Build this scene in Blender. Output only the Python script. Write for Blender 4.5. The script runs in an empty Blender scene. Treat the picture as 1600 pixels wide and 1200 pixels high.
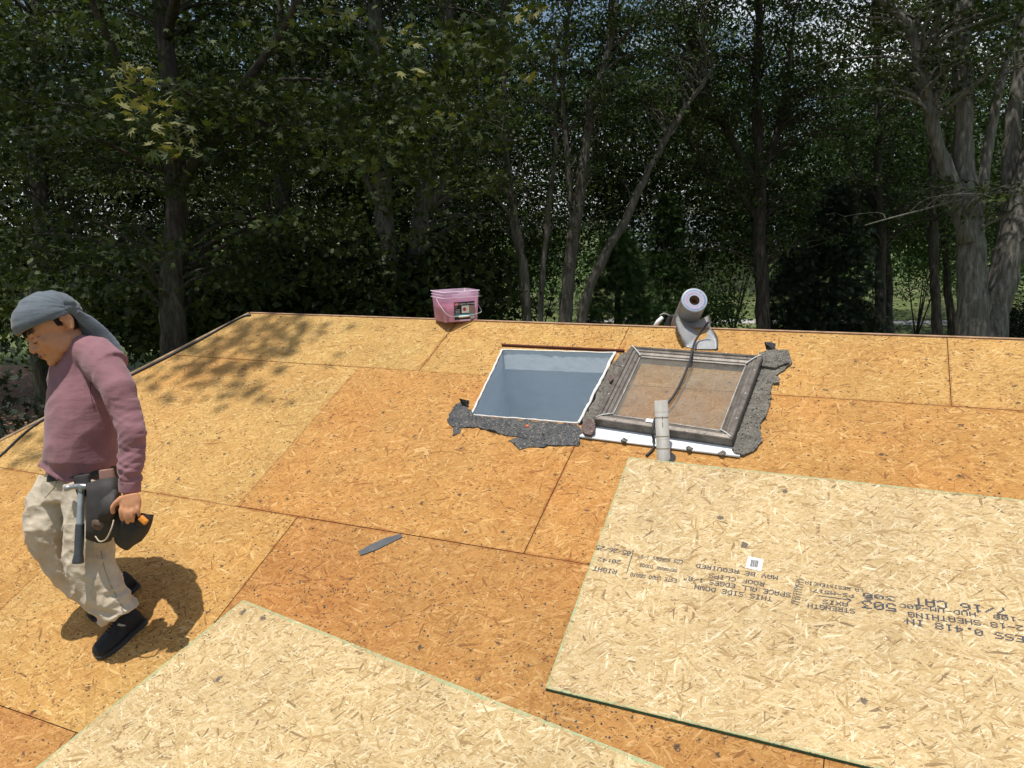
import bpy, bmesh, math, random
import numpy as np
from mathutils import Vector, Matrix, noise
from math import sin, cos, tan, pi, radians, sqrt

random.seed(7); rng = np.random.default_rng(7)
S = bpy.context.scene
COL = S.collection

# ------------------------------------------------------------------ camera
FPX = 1231.0
CM = Matrix(((0.91122235, -0.06345836, 0.40699739),
             (0.41131655, 0.19341097, -0.89073615),
             (-0.02219311, 0.97906345, 0.20234187)))
cam = bpy.data.cameras.new('camera'); camo = bpy.data.objects.new('camera', cam); COL.objects.link(camo)
camo.matrix_world = CM.to_4x4()
cam.sensor_width = 36; cam.lens = 36 * FPX / 1600; cam.clip_start = 0.05; cam.clip_end = 2000
S.camera = camo
S.render.resolution_x = 1024; S.render.resolution_y = 768
# ------------------------------------------------------------------ light
SUNV = Vector((-0.085, -0.15, 1.0)).normalized()       # towards the sun
w = bpy.data.worlds.new('World'); S.world = w; w.use_nodes = True
nt = w.node_tree; nt.nodes.clear()
wo = nt.nodes.new('ShaderNodeOutputWorld'); bg = nt.nodes.new('ShaderNodeBackground')
sky = nt.nodes.new('ShaderNodeTexSky'); sky.sky_type = 'NISHITA'; sky.sun_disc = False
sky.sun_elevation = math.asin(SUNV.z); sky.sun_rotation = math.atan2(SUNV.x, SUNV.y)
tcw = nt.nodes.new('ShaderNodeTexCoord'); nz = nt.nodes.new('ShaderNodeTexNoise')
nz.inputs['Scale'].default_value = 3.2; nz.inputs['Detail'].default_value = 7; nz.inputs['Roughness'].default_value = .58
mpw = nt.nodes.new('ShaderNodeMapping'); mpw.inputs['Scale'].default_value = (1, 1, 2.6)
rw = nt.nodes.new('ShaderNodeValToRGB'); rw.color_ramp.elements[0].position = .5; rw.color_ramp.elements[1].position = .64
mxw = nt.nodes.new('ShaderNodeMix'); mxw.data_type = 'RGBA'
mxw.inputs['B'].default_value = (11.5, 11.9, 12.5, 1)
nt.links.new(tcw.outputs['Generated'], mpw.inputs[0]); nt.links.new(mpw.outputs[0], nz.inputs[0])
nt.links.new(nz.outputs[0], rw.inputs[0]); nt.links.new(rw.outputs[0], mxw.inputs['Factor'])
nt.links.new(sky.outputs[0], mxw.inputs['A']); nt.links.new(mxw.outputs['Result'], bg.inputs[0])
bg.inputs[1].default_value = 0.088
nt.links.new(bg.outputs[0], wo.inputs[0])
sl = bpy.data.lights.new('sun', 'SUN'); sl.energy = 4.3; sl.angle = radians(.5); sl.color = (1, .955, .88)
so = bpy.data.objects.new('sun', sl); COL.objects.link(so)
so.rotation_euler = SUNV.to_track_quat('Z', 'Y').to_euler()
S.view_settings.view_transform = 'Standard'; S.view_settings.look = 'None'
S.view_settings.exposure = 0.16; S.view_settings.gamma = 1.0
S.render.engine = 'CYCLES'
S.cycles.max_bounces = 7; S.cycles.transparent_max_bounces = 12

# ------------------------------------------------------------------ roof frame and measuring helpers
PITCH = radians(25); SB, CB = sin(PITCH), cos(PITCH)
P0 = Vector((0, SB, -CB)) * 2.4006
RA = Vector((1, 0, 0)); RB = Vector((0, CB, SB)); RN = Vector((0, -SB, CB))
RM = Matrix.Translation(P0) @ Matrix(((1, 0, 0), (0, CB, -SB), (0, SB, CB))).to_4x4()
def ray(px, py): return CM @ Vector(((px - 800) / FPX, (600 - py) / FPX, -1))
def at(px, py, dep): return ray(px, py) * dep                    # a point at that depth
def rp(u, v, h=0): return P0 + RA * u + RB * v + RN * h
def uv(px, py, h=0):                                             # measured point on the roof plane, in metres along / up the slope
    d = ray(px, py); t = (P0.dot(RN) + h) / d.dot(RN); p = d * t - P0
    return p.dot(RA), p.dot(RB)
def rpx(px, py, h=0): return rp(*uv(px, py, h), h)
GZ = -5.2

# ------------------------------------------------------------------ materials
MATS = {}
class N:
    def __init__(s, name):
        s.m = bpy.data.materials.new(name); s.m.use_nodes = True; s.t = s.m.node_tree; s.t.nodes.clear()
        s.o = s.t.nodes.new('ShaderNodeOutputMaterial'); MATS[name] = s.m
    def n(s, ty, **k):
        x = s.t.nodes.new('ShaderNode' + ty)
        for a, b in k.items(): setattr(x, a, b)
        return x
    def l(s, a, b): s.t.links.new(a, b)
    def set(s, sock, v):
        if hasattr(v, 'links'): s.l(v, sock)
        elif isinstance(v, (int, float)) or len(v) == getattr(sock, 'dimensions', len(v)): sock.default_value = v
        else: sock.default_value = v
    def math(s, op, a, b=None, c=None, clamp=False):
        x = s.n('Math', operation=op, use_clamp=clamp)
        for i, v in enumerate((a, b, c)):
            if v is not None: s.set(x.inputs[i], v)
        return x.outputs[0]
    def mix(s, f, a, b, blend='MIX'):
        x = s.n('Mix', data_type='RGBA', blend_type=blend)
        s.set(x.inputs['Factor'], f); s.set(x.inputs['A'], c4(a)); s.set(x.inputs['B'], c4(b)); return x.outputs['Result']
    def fmix(s, f, a, b):
        x = s.n('Mix', data_type='FLOAT'); s.set(x.inputs[0], f); s.set(x.inputs[2], a); s.set(x.inputs[3], b); return x.outputs[0]
    def vmix(s, f, a, b):
        x = s.n('Mix', data_type='VECTOR'); s.set(x.inputs[0], f); s.set(x.inputs[4], a); s.set(x.inputs[5], b); return x.outputs[1]
    def coord(s, which='Object'): return s.n('TexCoord').outputs[which]
    def mapping(s, v, scale=(1, 1, 1), rot=(0, 0, 0), loc=(0, 0, 0)):
        x = s.n('Mapping'); s.set(x.inputs[0], v); x.inputs['Scale'].default_value = scale
        x.inputs['Rotation'].default_value = rot; x.inputs['Location'].default_value = loc; return x.outputs[0]
    def noise(s, v, sc, det=3, rough=.5, out=0, dist=0):
        x = s.n('TexNoise'); s.set(x.inputs['Vector'], v); x.inputs['Scale'].default_value = sc
        x.inputs['Detail'].default_value = det; x.inputs['Roughness'].default_value = rough; x.inputs['Distortion'].default_value = dist
        return x.outputs[out]
    def vor(s, v, sc, feature='F1', dims='3D'):
        x = s.n('TexVoronoi', feature=feature, voronoi_dimensions=dims); s.set(x.inputs['Vector'], v); x.inputs['Scale'].default_value = sc; return x
    def ramp(s, f, stops, interp='LINEAR'):
        x = s.n('ValToRGB'); s.set(x.inputs[0], f); r = x.color_ramp; r.interpolation = interp
        while len(r.elements) < len(stops): r.elements.new(.5)
        for e, (p, c) in zip(r.elements, stops): e.position = p; e.color = c4(c)
        return x.outputs[0]
    def rng(s, f, a, b, c=0., d=1.):
        x = s.n('MapRange'); s.set(x.inputs[0], f)
        for i, v in enumerate((a, b, c, d)): x.inputs[i + 1].default_value = v
        return x.outputs[0]
    def bump(s, h, strength=.3, dist=.01):
        x = s.n('Bump'); s.l(h, x.inputs['Height']); x.inputs['Strength'].default_value = strength; x.inputs['Distance'].default_value = dist; return x.outputs[0]
    def pbr(s, col, rough=.7, normal=None, metal=0, spec=.3, **k):
        x = s.n('BsdfPrincipled'); s.set(x.inputs['Base Color'], c4(col)); s.set(x.inputs['Roughness'], rough)
        x.inputs['Metallic'].default_value = metal; x.inputs['Specular IOR Level'].default_value = spec
        if normal: s.l(normal, x.inputs['Normal'])
        for a, b in k.items(): s.set(x.inputs[a], b)
        s.l(x.outputs[0], s.o.inputs[0]); return x
def c4(c):
    if hasattr(c, 'links') or isinstance(c, (int, float)): return c
    return tuple(c) + (1,) if len(c) == 3 else tuple(c)

def simple(name, col, rough=.7, var=.15, sc=8, metal=0, bump=.15, bsc=None, spec=.3, **k):
    g = N(name); v = g.coord(); f = g.noise(v, sc, 5, .6)
    lo = tuple(c * (1 - var) for c in col); hi = tuple(min(1, c * (1 + var)) for c in col)
    c = g.ramp(f, [(.3, lo), (.7, hi)])
    nb = g.bump(g.noise(v, bsc or sc * 8, 4, .6), bump, .004)
    g.pbr(c, rough, nb, metal, spec, **k); return g.m

def osb(name, stops, old=True, k=1.0, con=1.0):
    g = N(name); oi = g.n('ObjectInfo')
    base = g.coord()
    off = g.n('VectorMath', operation='SCALE'); off.inputs[0].default_value = (31.7, 53.1, 0); g.l(oi.outputs['Random'], off.inputs['Scale'])
    ad = g.n('VectorMath', operation='ADD'); g.l(base, ad.inputs[0]); g.l(off.outputs[0], ad.inputs[1])
    wob = g.noise(ad.outputs[0], 5, 2, .5, out=1)
    wv = g.n('VectorMath', operation='SCALE'); g.l(wob, wv.inputs[0]); wv.inputs['Scale'].default_value = .03
    ad2 = g.n('VectorMath', operation='ADD'); g.l(ad.outputs[0], ad2.inputs[0]); g.l(wv.outputs[0], ad2.inputs[1]); v0 = ad2.outputs[0]
    best = val = vec = None
    lay = [(.12, 11, 75), (-.38, 9, 60), (.75, 12, 80), (-.95, 14, 90), (1.45, 13, 85), (2.2, 18, 130), (.3, 24, 170), (-.1, 22, 150), (-.6, 26, 160)]
    for i, (a, sx, sy) in enumerate(lay):
        m = g.mapping(v0, (1, 1, 0), (0, 0, a), (i * 3.3, i * 7.7, 0)); m = g.mapping(m, (sx * k, sy * k, 1))
        vo = g.vor(m, 1, dims='2D'); sp = g.n('SeparateColor'); g.l(vo.outputs['Color'], sp.inputs[0])
        p, q = sp.outputs[0], sp.outputs[1]
        if best is None: best, val, vec = p, q, m
        else:
            gt = g.math('GREATER_THAN', p, best)
            val = g.fmix(gt, val, q); vec = g.vmix(gt, vec, m); best = g.math('MAXIMUM', best, p)
    grain = g.noise(g.mapping(vec, (1.2, 9, 1)), 1, 3, .6)
    col = g.ramp(val, stops)
    gr = g.rng(grain, .3, .7, .78, 1.16)
    col = g.mix(1, col, gr, 'MULTIPLY')
    # gaps between flakes
    gap = g.noise(g.mapping(vec, (1.5, 2.2, 1), (0, 0, 0), (5, 3, 0)), 1, 2, .5)
    gd = g.rng(gap, .26, .34, .5 if old else .55, 1)
    col = g.mix(1, col, gd, 'MULTIPLY')
    col = g.mix(1, col, oi.outputs['Color'], 'MULTIPLY')
    col = g.mix(1, col, (.925, .965, 1.0) if old else (.96, .96, .97), 'MULTIPLY')
    ck = g.math('ABSOLUTE', g.math('SUBTRACT', g.noise(g.mapping(vec, (.8, 1.3, 1), (0, 0, 0), (9, 4, 0)), 1, 2, .55), .5))  # thin dark cracks and strand-edge shadow lines drawn into the colour
    col = g.mix(1, col, g.rng(ck, .0, .026, .66, 1), 'MULTIPLY')
    big = g.noise(ad.outputs[0], 2.6, 4, .65); col = g.mix(1, col, g.rng(big, .3, .7, .88, 1.08), 'MULTIPLY')
    h = g.math('ADD', g.math('MULTIPLY', val, .6), g.math('MULTIPLY', grain, .5))
    if old:
        st = g.noise(base, 1.1, 4, .6)
        col = g.mix(g.rng(st, .46, .72, 0, .6), col, g.mix(1, col, (.98, .74, .58), 'MULTIPLY'))
        pale = g.noise(ad.outputs[0], .8, 3, .5)
        col = g.mix(g.rng(pale, .5, .75, 0, .35), col, g.mix(1, col, (1.12, 1.15, 1.25), 'MULTIPLY'))
        # tar specks and pulled-nail marks
        dens = g.noise(base, 1.7, 3, .6)
        v1 = g.vor(g.mapping(ad.outputs[0], (1, 1.5, 1)), 30, dims='2D'); s1 = g.n('SeparateColor'); g.l(v1.outputs['Color'], s1.inputs[0])
        on = g.math('LESS_THAN', s1.outputs[0], g.rng(dens, .4, .7, .12, .6))
        wig = g.noise(ad.outputs[0], 160, 2, .6)
        rad = g.math('MULTIPLY', g.math('MULTIPLY', s1.outputs[1], wig), .38)
        k1 = g.math('MULTIPLY', on, g.math('LESS_THAN', v1.outputs['Distance'], rad))
        v2 = g.vor(ad.outputs[0], 7, dims='2D'); s2 = g.n('SeparateColor'); g.l(v2.outputs['Color'], s2.inputs[0])
        wig2 = g.noise(ad.outputs[0], 70, 4, .75)
        k2 = g.math('MULTIPLY', g.math('LESS_THAN', s2.outputs[0], .22), g.math('LESS_THAN', g.math('ADD', v2.outputs['Distance'], g.math('MULTIPLY', wig2, .55)), .33))
        k3 = g.math('MULTIPLY', g.math('GREATER_THAN', g.noise(ad.outputs[0], 55, 4, .7), .665), g.math('GREATER_THAN', g.noise(base, 2.3, 3, .6), .47))
        k = g.math('MAXIMUM', g.math('MAXIMUM', k1, k2), k3)
        col = g.mix(g.math('MULTIPLY', k, .85), col, (.035, .03, .028))
    else:
        kn = g.vor(ad.outputs[0], 9, dims='2D'); s2 = g.n('SeparateColor'); g.l(kn.outputs['Color'], s2.inputs[0])
        wig2 = g.noise(ad.outputs[0], 60, 4, .75)
        k2 = g.math('MULTIPLY', g.math('LESS_THAN', s2.outputs[0], .035), g.math('LESS_THAN', g.math('ADD', kn.outputs['Distance'], g.math('MULTIPLY', wig2, .5)), .36))
        v1 = g.vor(ad.outputs[0], 60, dims='2D')
        s1 = g.n('SeparateColor'); g.l(v1.outputs['Color'], s1.inputs[0])
        k1 = g.math('MULTIPLY', g.math('LESS_THAN', s1.outputs[0], .05), g.math('LESS_THAN', v1.outputs['Distance'], .13))
        col = g.mix(g.math('MULTIPLY', g.math('MAXIMUM', k1, k2), .8), col, (.06, .055, .06))
    g.pbr(col, .78, g.bump(h, .5, .003), spec=.25); return g.m

OSB_OLD = osb('osb_weathered', [(0, (.27, .125, .04)), (.08, (.40, .205, .06)), (.3, (.49, .265, .078)), (.62, (.54, .30, .095)), (.88, (.60, .36, .13)), (1, (.68, .46, .20))], k=1.6)
OSB_NEW = osb('osb_new', [(0, (.26, .18, .10)), (.05, (.40, .26, .11)), (.14, (.52, .36, .17)), (.45, (.62, .455, .225)), (.75, (.68, .52, .285)), (.93, (.76, .61, .37)), (1, (.82, .70, .47))], old=False, k=1.6)
GREEN_EDGE = simple('green_edge_paint', (.02, .16, .11), .7, .25, 30)
OSB_EDGE = simple('osb_cut_edge', (.26, .10, .045), .9, .4, 60)
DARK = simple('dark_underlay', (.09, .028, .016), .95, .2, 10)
RIDGE = simple('ridge_edge', (.34, .21, .13), .85, .3, 25)
PALE_EDGE = simple('pale_wood', (.42, .30, .19), .85, .3, 25)

def leaf_mat(name, dark, light, trans=.35):
    g = N(name); at_ = g.n('Attribute'); at_.attribute_name = 'tone'
    c = g.ramp(at_.outputs['Fac'], [(0, dark), (.6, tuple((a + b) / 2 for a, b in zip(dark, light))), (1, light)])
    d = g.n('BsdfPrincipled'); g.l(c, d.inputs['Base Color']); d.inputs['Roughness'].default_value = .6; d.inputs['Specular IOR Level'].default_value = .2
    t = g.n('BsdfTranslucent'); tc = g.mix(1, c, (1.15, 1.25, .5), 'MULTIPLY'); g.l(tc, t.inputs[0])
    m = g.n('MixShader'); m.inputs[0].default_value = trans; g.l(d.outputs[0], m.inputs[1]); g.l(t.outputs[0], m.inputs[2])
    g.l(m.outputs[0], g.o.inputs[0]); return g.m
LEAF_MAPLE = leaf_mat('maple_leaf', (.014, .026, .008), (.080, .105, .030), .22)
LEAF_OAK = leaf_mat('broad_leaf', (.013, .027, .009), (.085, .125, .042), .28)
LEAF_LIGHT = leaf_mat('light_leaf', (.05, .08, .02), (.15, .20, .06), .4)
LEAF_SUN_TINT = leaf_mat('sun_tinted_maple_leaf', (.12, .125, .04), (.26, .24, .10), .2)  # maple leaf colour lightened so the sprays look sunlit
LEAF_CON = leaf_mat('conifer_needle', (.008, .016, .009), (.028, .046, .022), .1)
LEAF_SHRUB = leaf_mat('shrub_leaf', (.03, .06, .02), (.10, .17, .055), .25)

def bark(name, a, b):
    g = N(name); v = g.coord()
    s = g.noise(g.mapping(v, (14, 14, 1.6)), 1.4, 6, .7); p = g.noise(v, 1.4, 3, .6)
    c = g.ramp(s, [(.3, tuple(x * .35 for x in a)), (.5, a), (.7, b)]); c = g.mix(g.rng(p, .45, .7, 0, .35), c, (.10, .11, .075))
    g.pbr(c, .9, g.bump(s, .9, .03), spec=.15); return g.m
BARK_G = bark('grey_bark', (.14, .13, .11), (.29, .27, .235))
BARK_M = bark('brown_grey_bark', (.09, .08, .066), (.19, .17, .145))
BARK_D = bark('dark_bark', (.055, .045, .036), (.12, .10, .085))

g = N('lawn_ground'); v = g.coord()
c = g.ramp(g.noise(v, .25, 6, .65), [(.35, (.06, .085, .025)), (.55, (.12, .15, .05)), (.7, (.19, .17, .09))]); g.pbr(c, .95, g.bump(g.noise(v, 9, 4, .7), .6, .05)); GROUND = g.m
g = N('mulch'); v = g.coord()
c = g.ramp(g.noise(g.mapping(v, (1, 1, 1)), 9, 6, .7), [(.3, (.12, .06, .035)), (.5, (.30, .17, .10)), (.72, (.50, .34, .22))]); g.pbr(c, .95, g.bump(g.noise(v, 25, 4, .7), .8, .03)); MULCH = g.m
ASPH = simple('pale_road', (.36, .35, .33), .9, .15, 3)

# ------------------------------------------------------------------ object helpers
def link(name, me, parent=None, mats=()):
    o = bpy.data.objects.new(name, me); COL.objects.link(o)
    for m in (mats if isinstance(mats, (list, tuple)) else [mats]): me.materials.append(m)
    if parent: o.parent = parent; o.matrix_parent_inverse = parent.matrix_world.inverted()
    return o
def tag(o, label=None, cat=None, group=None, kind=None):
    for k, v in (('label', label), ('category', cat), ('group', group), ('kind', kind)):
        if v: o[k] = v
    return o
def empty(name, loc, label, cat, group=None):
    o = bpy.data.objects.new(name, None); COL.objects.link(o); o.empty_display_size = .1
    o.matrix_world = Matrix.Translation(Vector(loc)); return tag(o, label, cat, group)
def mesh(verts, faces, smooth=False):
    me = bpy.data.meshes.new('m'); me.from_pydata([tuple(v) for v in verts], [], faces); me.update()
    if smooth:
        for p in me.polygons: p.use_smooth = True
    return me
def bm_mesh(bm, smooth=False):
    me = bpy.data.meshes.new('m'); bmesh.ops.recalc_face_normals(bm, faces=bm.faces[:]); bm.to_mesh(me); bm.free()
    if smooth:
        for p in me.polygons: p.use_smooth = True
    return me
def prism(poly, h0, h1, sidemat=1, bev=0):            # polygon in (x, y) extruded h0..h1 ; side faces use slot 1
    n = len(poly); bm = bmesh.new()
    lo = [bm.verts.new((x, y, h0)) for x, y in poly]; hi = [bm.verts.new((x, y, h1)) for x, y in poly]
    f1 = bm.faces.new(hi); f0 = bm.faces.new(lo[::-1])
    for i in range(n):
        j = (i + 1) % n; f = bm.faces.new((lo[i], lo[j], hi[j], hi[i])); f.material_index = sidemat
    bmesh.ops.recalc_face_normals(bm, faces=bm.faces[:])
    if bev: bmesh.ops.bevel(bm, geom=list(f1.edges), offset=bev, segments=1, affect='EDGES')
    bmesh.ops.triangulate(bm, faces=[f for f in bm.faces if len(f.verts) > 4])
    me = bpy.data.meshes.new('m'); bm.to_mesh(me); bm.free(); return me
def on_roof(name, me, parent, mats, color=None, h=0):
    o = bpy.data.objects.new(name, me); COL.objects.link(o)
    for m in (mats if isinstance(mats, (list, tuple)) else [mats]): me.materials.append(m)
    o.matrix_world = RM @ Matrix.Translation((0, 0, h))
    if parent:
        o.parent = parent; o.matrix_parent_inverse = parent.matrix_world.inverted()
    if color: o.color = tuple(color) + (1,)
    return o
def box(bm, c, s, M=None):
    r = bmesh.ops.create_cube(bm, size=1); vs = r['verts']
    for v in vs:
        p = Vector((v.co.x * s[0], v.co.y * s[1], v.co.z * s[2])) + Vector(c); v.co = M @ p if M else p
    return vs
def catmull(pts, k=6):
    P = [Vector(p) for p in pts]; P = [P[0] * 2 - P[1]] + P + [P[-1] * 2 - P[-2]]; out = []
    for i in range(1, len(P) - 2):
        for j in range(k):
            t = j / k; a, b, c, d = P[i - 1], P[i], P[i + 1], P[i + 2]
            out.append(.5 * ((2 * b) + (c - a) * t + (2 * a - 5 * b + 4 * c - d) * t * t + (3 * b - a - 3 * c + d) * t ** 3))
    out.append(P[-2]); return out
def add_tube(bm, pts, rad, seg=8, cap=True):          # rad: number or list
    n = len(pts); R = rad if hasattr(rad, '__len__') else [rad] * n; rings = []; up = None
    for i, p in enumerate(pts):
        t = (Vector(pts[min(i + 1, n - 1)]) - Vector(pts[max(i - 1, 0)])).normalized()
        if up is None: up = Vector((0, 0, 1)) if abs(t.z) < .9 else Vector((1, 0, 0))
        s = t.cross(up).normalized(); up = s.cross(t).normalized()
        rings.append([bm.verts.new(Vector(p) + (s * cos(2 * pi * k / seg) + up * sin(2 * pi * k / seg)) * R[i]) for k in range(seg)])
    for a, b in zip(rings, rings[1:]):
        for k in range(seg): bm.faces.new((a[k], a[(k + 1) % seg], b[(k + 1) % seg], b[k]))
    if cap:
        bm.faces.new(rings[0][::-1]); bm.faces.new(rings[-1])
    return rings
def tube_mesh(pts, rad, seg=8): bm = bmesh.new(); add_tube(bm, pts, rad, seg); return bm_mesh(bm, True)
FW = -(CM.col[2].copy()) if hasattr(CM, 'col') else None
FW = Vector((-CM[0][2], -CM[1][2], -CM[2][2]))
def add_loft(bm, rings, seg=20, fwd=None, sq=1.0):     # rings: (centre, half width, half depth)
    fwd = fwd or FW; n = len(rings); R = []
    for i, (c, hw, hd) in enumerate(rings):
        t = (rings[min(i + 1, n - 1)][0] - rings[max(i - 1, 0)][0]).normalized()
        s = fwd.cross(t).normalized(); d = t.cross(s).normalized()
        ring = []
        for k in range(seg):
            a = 2 * pi * k / seg; ca, sa = cos(a), sin(a)
            if sq != 1: ca = math.copysign(abs(ca) ** sq, ca); sa = math.copysign(abs(sa) ** sq, sa)
            ring.append(bm.verts.new(c + s * ca * hw + d * sa * hd))
        R.append(ring)
    for a, b in zip(R, R[1:]):
        for k in range(seg): bm.faces.new((a[k], a[(k + 1) % seg], b[(k + 1) % seg], b[k]))
    bm.faces.new(R[0][::-1]); bm.faces.new(R[-1]); return R
def add_ell(bm, M, r, seg=20):
    vs = bmesh.ops.create_uvsphere(bm, u_segments=seg, v_segments=seg // 2, radius=1)['verts']
    for v in vs: v.co = M @ Vector((v.co.x * r[0], v.co.y * r[1], v.co.z * r[2]))
def fuse(bm, voxel=.006, smooth=6, disp=None, fac=.5):
    bmesh.ops.recalc_face_normals(bm, faces=bm.faces[:])
    me = bpy.data.meshes.new('t'); bm.to_mesh(me); bm.free()
    o = bpy.data.objects.new('t', me); COL.objects.link(o)
    m = o.modifiers.new('r', 'REMESH'); m.mode = 'VOXEL'; m.voxel_size = voxel
    if smooth: s = o.modifiers.new('s', 'SMOOTH'); s.iterations = smooth; s.factor = fac
    dg = bpy.context.evaluated_depsgraph_get(); out = bpy.data.meshes.new_from_object(o.evaluated_get(dg))
    bpy.data.objects.remove(o); bpy.data.meshes.remove(me)
    if disp:
        nor = [v.normal.copy() for v in out.vertices]
        for v, nn in zip(out.vertices, nor): v.co += nn * disp(v.co, nn)
    for p in out.polygons: p.use_smooth = True
    out.update(); return out

# =================================================================== the setting
def sheet(name, poly, z, mat, label=None):
    me = mesh([(x, y, z) for x, y in poly], [tuple(range(len(poly)))]); o = link(name, me, None, mat); tag(o, label, kind='structure'); return o
sheet('ground', [(-400, -400), (400, -400), (400, 400), (-400, 400)], GZ, GROUND)
def gxy(px, py):
    d = ray(px, py); t = GZ / d.z; return (d.x * t, d.y * t)
mb = [gxy(-400, 700), gxy(60, 715), gxy(150, 640), gxy(130, 575), gxy(60, 572), gxy(-100, 568), gxy(-500, 600)]
sheet('mulch_bed', mb, GZ + .006, MULCH)
ra, rb_ = gxy(1180, 497), gxy(1900, 497)
d1 = (Vector(gxy(1700, 508)) - Vector(gxy(1300, 503)))
rd = [gxy(900, 503), gxy(2100, 514), gxy(2100, 506), gxy(900, 497)]
sheet('road', rd, GZ + .01, ASPH)

# ------------------------------------------------------------------ the house
V1, V2, V3, V4, VR = 3.155, 1.957, .772, -.42, 3.706
def hipu(v): return -4.061 + (v - 3.706) * .506
house = empty('house', (-1, 3, GZ), 'house seen from above, its roof stripped to weathered orange sheathing boards', 'house')
GP = .0017
def panel(poly, tint, h=0):
    cu = sum(p[0] for p in poly) / len(poly); cv = sum(p[1] for p in poly) / len(poly)
    return on_roof('sheathing_panel', prism(poly, -.011, 0), house, [OSB_OLD, OSB_EDGE], tint, h)
def rect(u0, u1, v0, v1, g=GP): return [(u0 + g, v0 + g), (u1 - g, v0 + g), (u1 - g, v1 - g), (u0 + g, v1 - g)]
HB = [(-1.862, 2.803), (-1.932, 3.410), (-1.258, 3.432), (-1.270, 2.812)]      # skylight opening: bl, tl, tr, br
UT1, UT2, UT3 = -2.364, -1.252, .358
# top course
panel([(hipu(V1) + GP, V1 + GP), (UT1 - GP, V1 + GP), (UT1 - GP, VR), (hipu(VR), VR)], (.98, 1.03, 1.0), .001)
hl = HB[0][0] + (HB[1][0] - HB[0][0]) * (V1 - HB[0][1]) / (HB[1][1] - HB[0][1])
panel([(UT1 + GP, V1 + GP), (hl, V1 + GP), HB[1], HB[2], (UT2 + .001, 3.45), (UT2, VR), (UT1 + GP, VR)], (1.0, 1.01, .94))
panel(rect(UT2 + .002, UT3, V1, VR), (1.0, .99, .93)); panel(rect(UT3, 2.8, V1, VR), (1.0, .98, .92), .001)
# second course
U21, U22 = -2.78, -1.238
panel([(hipu(V2) + GP, V2 + GP), (U21 - GP, V2 + GP), (U21 - GP, V1 - GP), (hipu(V1) + GP, V1 - GP)], (1.0, 1.03, 1.0), 0)
panel([(U21 + GP, V2 + GP), (U22 - GP, V2 + GP), (U22 - GP, 2.80), (HB[3][0], 2.80), HB[3], HB[0], (hl, V1 - GP), (U21 + GP, V1 - GP)], (.955, .84, .73), .002)
panel(rect(U22, 1.2, V2, V1), (.96, .86, .76)); panel(rect(1.2, 3.6, V2, V1), (.96, .86, .76))
# third course
U31, U32, U33 = -3.54, -2.404, -.037
panel([(hipu(V3) + GP, V3 + GP), (U31 - GP, V3 + GP), (U31 - GP, V2 - GP), (hipu(V2) + GP, V2 - GP)], (.92, .85, .74))
panel(rect(U31, U32, V3, V2), (1.0, 1.0, .95), .001); panel(rect(U32, U33, V3, V2), (.86, .74, .66)); panel(rect(U33, 2.4, V3, V2), (.85, .73, .65), .001)
# fourth and lower courses
for a, b, t in ((None, -2.62, (.90,.76,.68)), (-2.62, -.2, (.81,.75,.73)), (-.2, 2.3, (.80,.75,.73))):
    if a is None: panel([(hipu(V4) + GP, V4 + GP), (b - GP, V4 + GP), (b - GP, V3 - GP), (hipu(V3) + GP, V3 - GP)], t)
    else: panel(rect(a, b, V4, V3), t)
panel([(hipu(-1.4), -1.4), (2.4, -1.4), (2.4, V4 - GP), (hipu(V4) + GP, V4 - GP)], (.9, .78, .65))
# dark framing under the boards, round the opening
und = [(-6.5, -1.4), (3.5, -1.4), (3.5, 2.78), (-1.9, 2.78), (-1.95, 3.44), (-1.25, 3.44), (-1.25, 2.7801), (3.5, 2.7801), (3.5, 3.66), (hipu(3.66) + .03, 3.66), (hipu(-1.4) + .03, -1.4)]
und = und[1:]
on_roof('roof_frame', prism([(hipu(-1.4) + .03, -1.4), (3.5, -1.4), (3.5, 2.78), (-1.94, 2.78), (-1.94, 3.66), (hipu(3.66) + .03, 3.66)], -.06, -.016, 0), house, DARK)
on_roof('roof_frame', prism([(-1.94, 3.45), (3.5, 3.45), (3.5, 3.66), (-1.94, 3.66)], -.06, -.016, 0), house, DARK)
on_roof('roof_frame', prism([(-1.24, 2.7801), (3.5, 2.7801), (3.5, 3.4499), (-1.24, 3.4499)], -.06, -.016, 0), house, DARK)
g = N('seam_stain'); v = g.coord(); tr_ = g.n('BsdfTransparent'); pb = g.n('BsdfDiffuse'); pb.inputs[0].default_value = (.38, .12, .045, 1)
mx = g.n('MixShader'); g.l(g.rng(g.noise(v, 14, 5, .75), .42, .7, 0, .62), mx.inputs[0]); g.l(tr_.outputs[0], mx.inputs[1]); g.l(pb.outputs[0], mx.inputs[2]); g.l(mx.outputs[0], g.o.inputs[0]); STAIN = g.m
def seam_stain(p, q, wd=.010, h=.0032):
    p, q = Vector(p), Vector(q); d = q - p; L_ = d.length; d.normalize(); nrm = Vector((-d.y, d.x)); n = max(4, int(L_ / .03))
    for sgn in (1, -1):
        V = []; Fc = []
        for i in range(n + 1):
            a = p + d * L_ * i / n + nrm * sgn * .0026; w_ = wd * (.35 + 1.3 * abs(noise.noise(Vector((a.x * 7, a.y * 7, sgn))))); b = a + nrm * sgn * w_; V += [(a.x, a.y, h), (b.x, b.y, h)]
        for i in range(n): Fc.append((2 * i, 2 * i + 2, 2 * i + 3, 2 * i + 1))
        on_roof('seam_stain', mesh(V, Fc), house, STAIN)
seam_stain((hipu(V2) + .05, V2), (-.95, V2)); seam_stain((hipu(V1) + .05, V1), (hl - .03, V1), .008); seam_stain((-.45, V1), (2.7, V1), .012); seam_stain((hipu(V3) + .05, V3), (-2.75, V3), .012)
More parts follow.
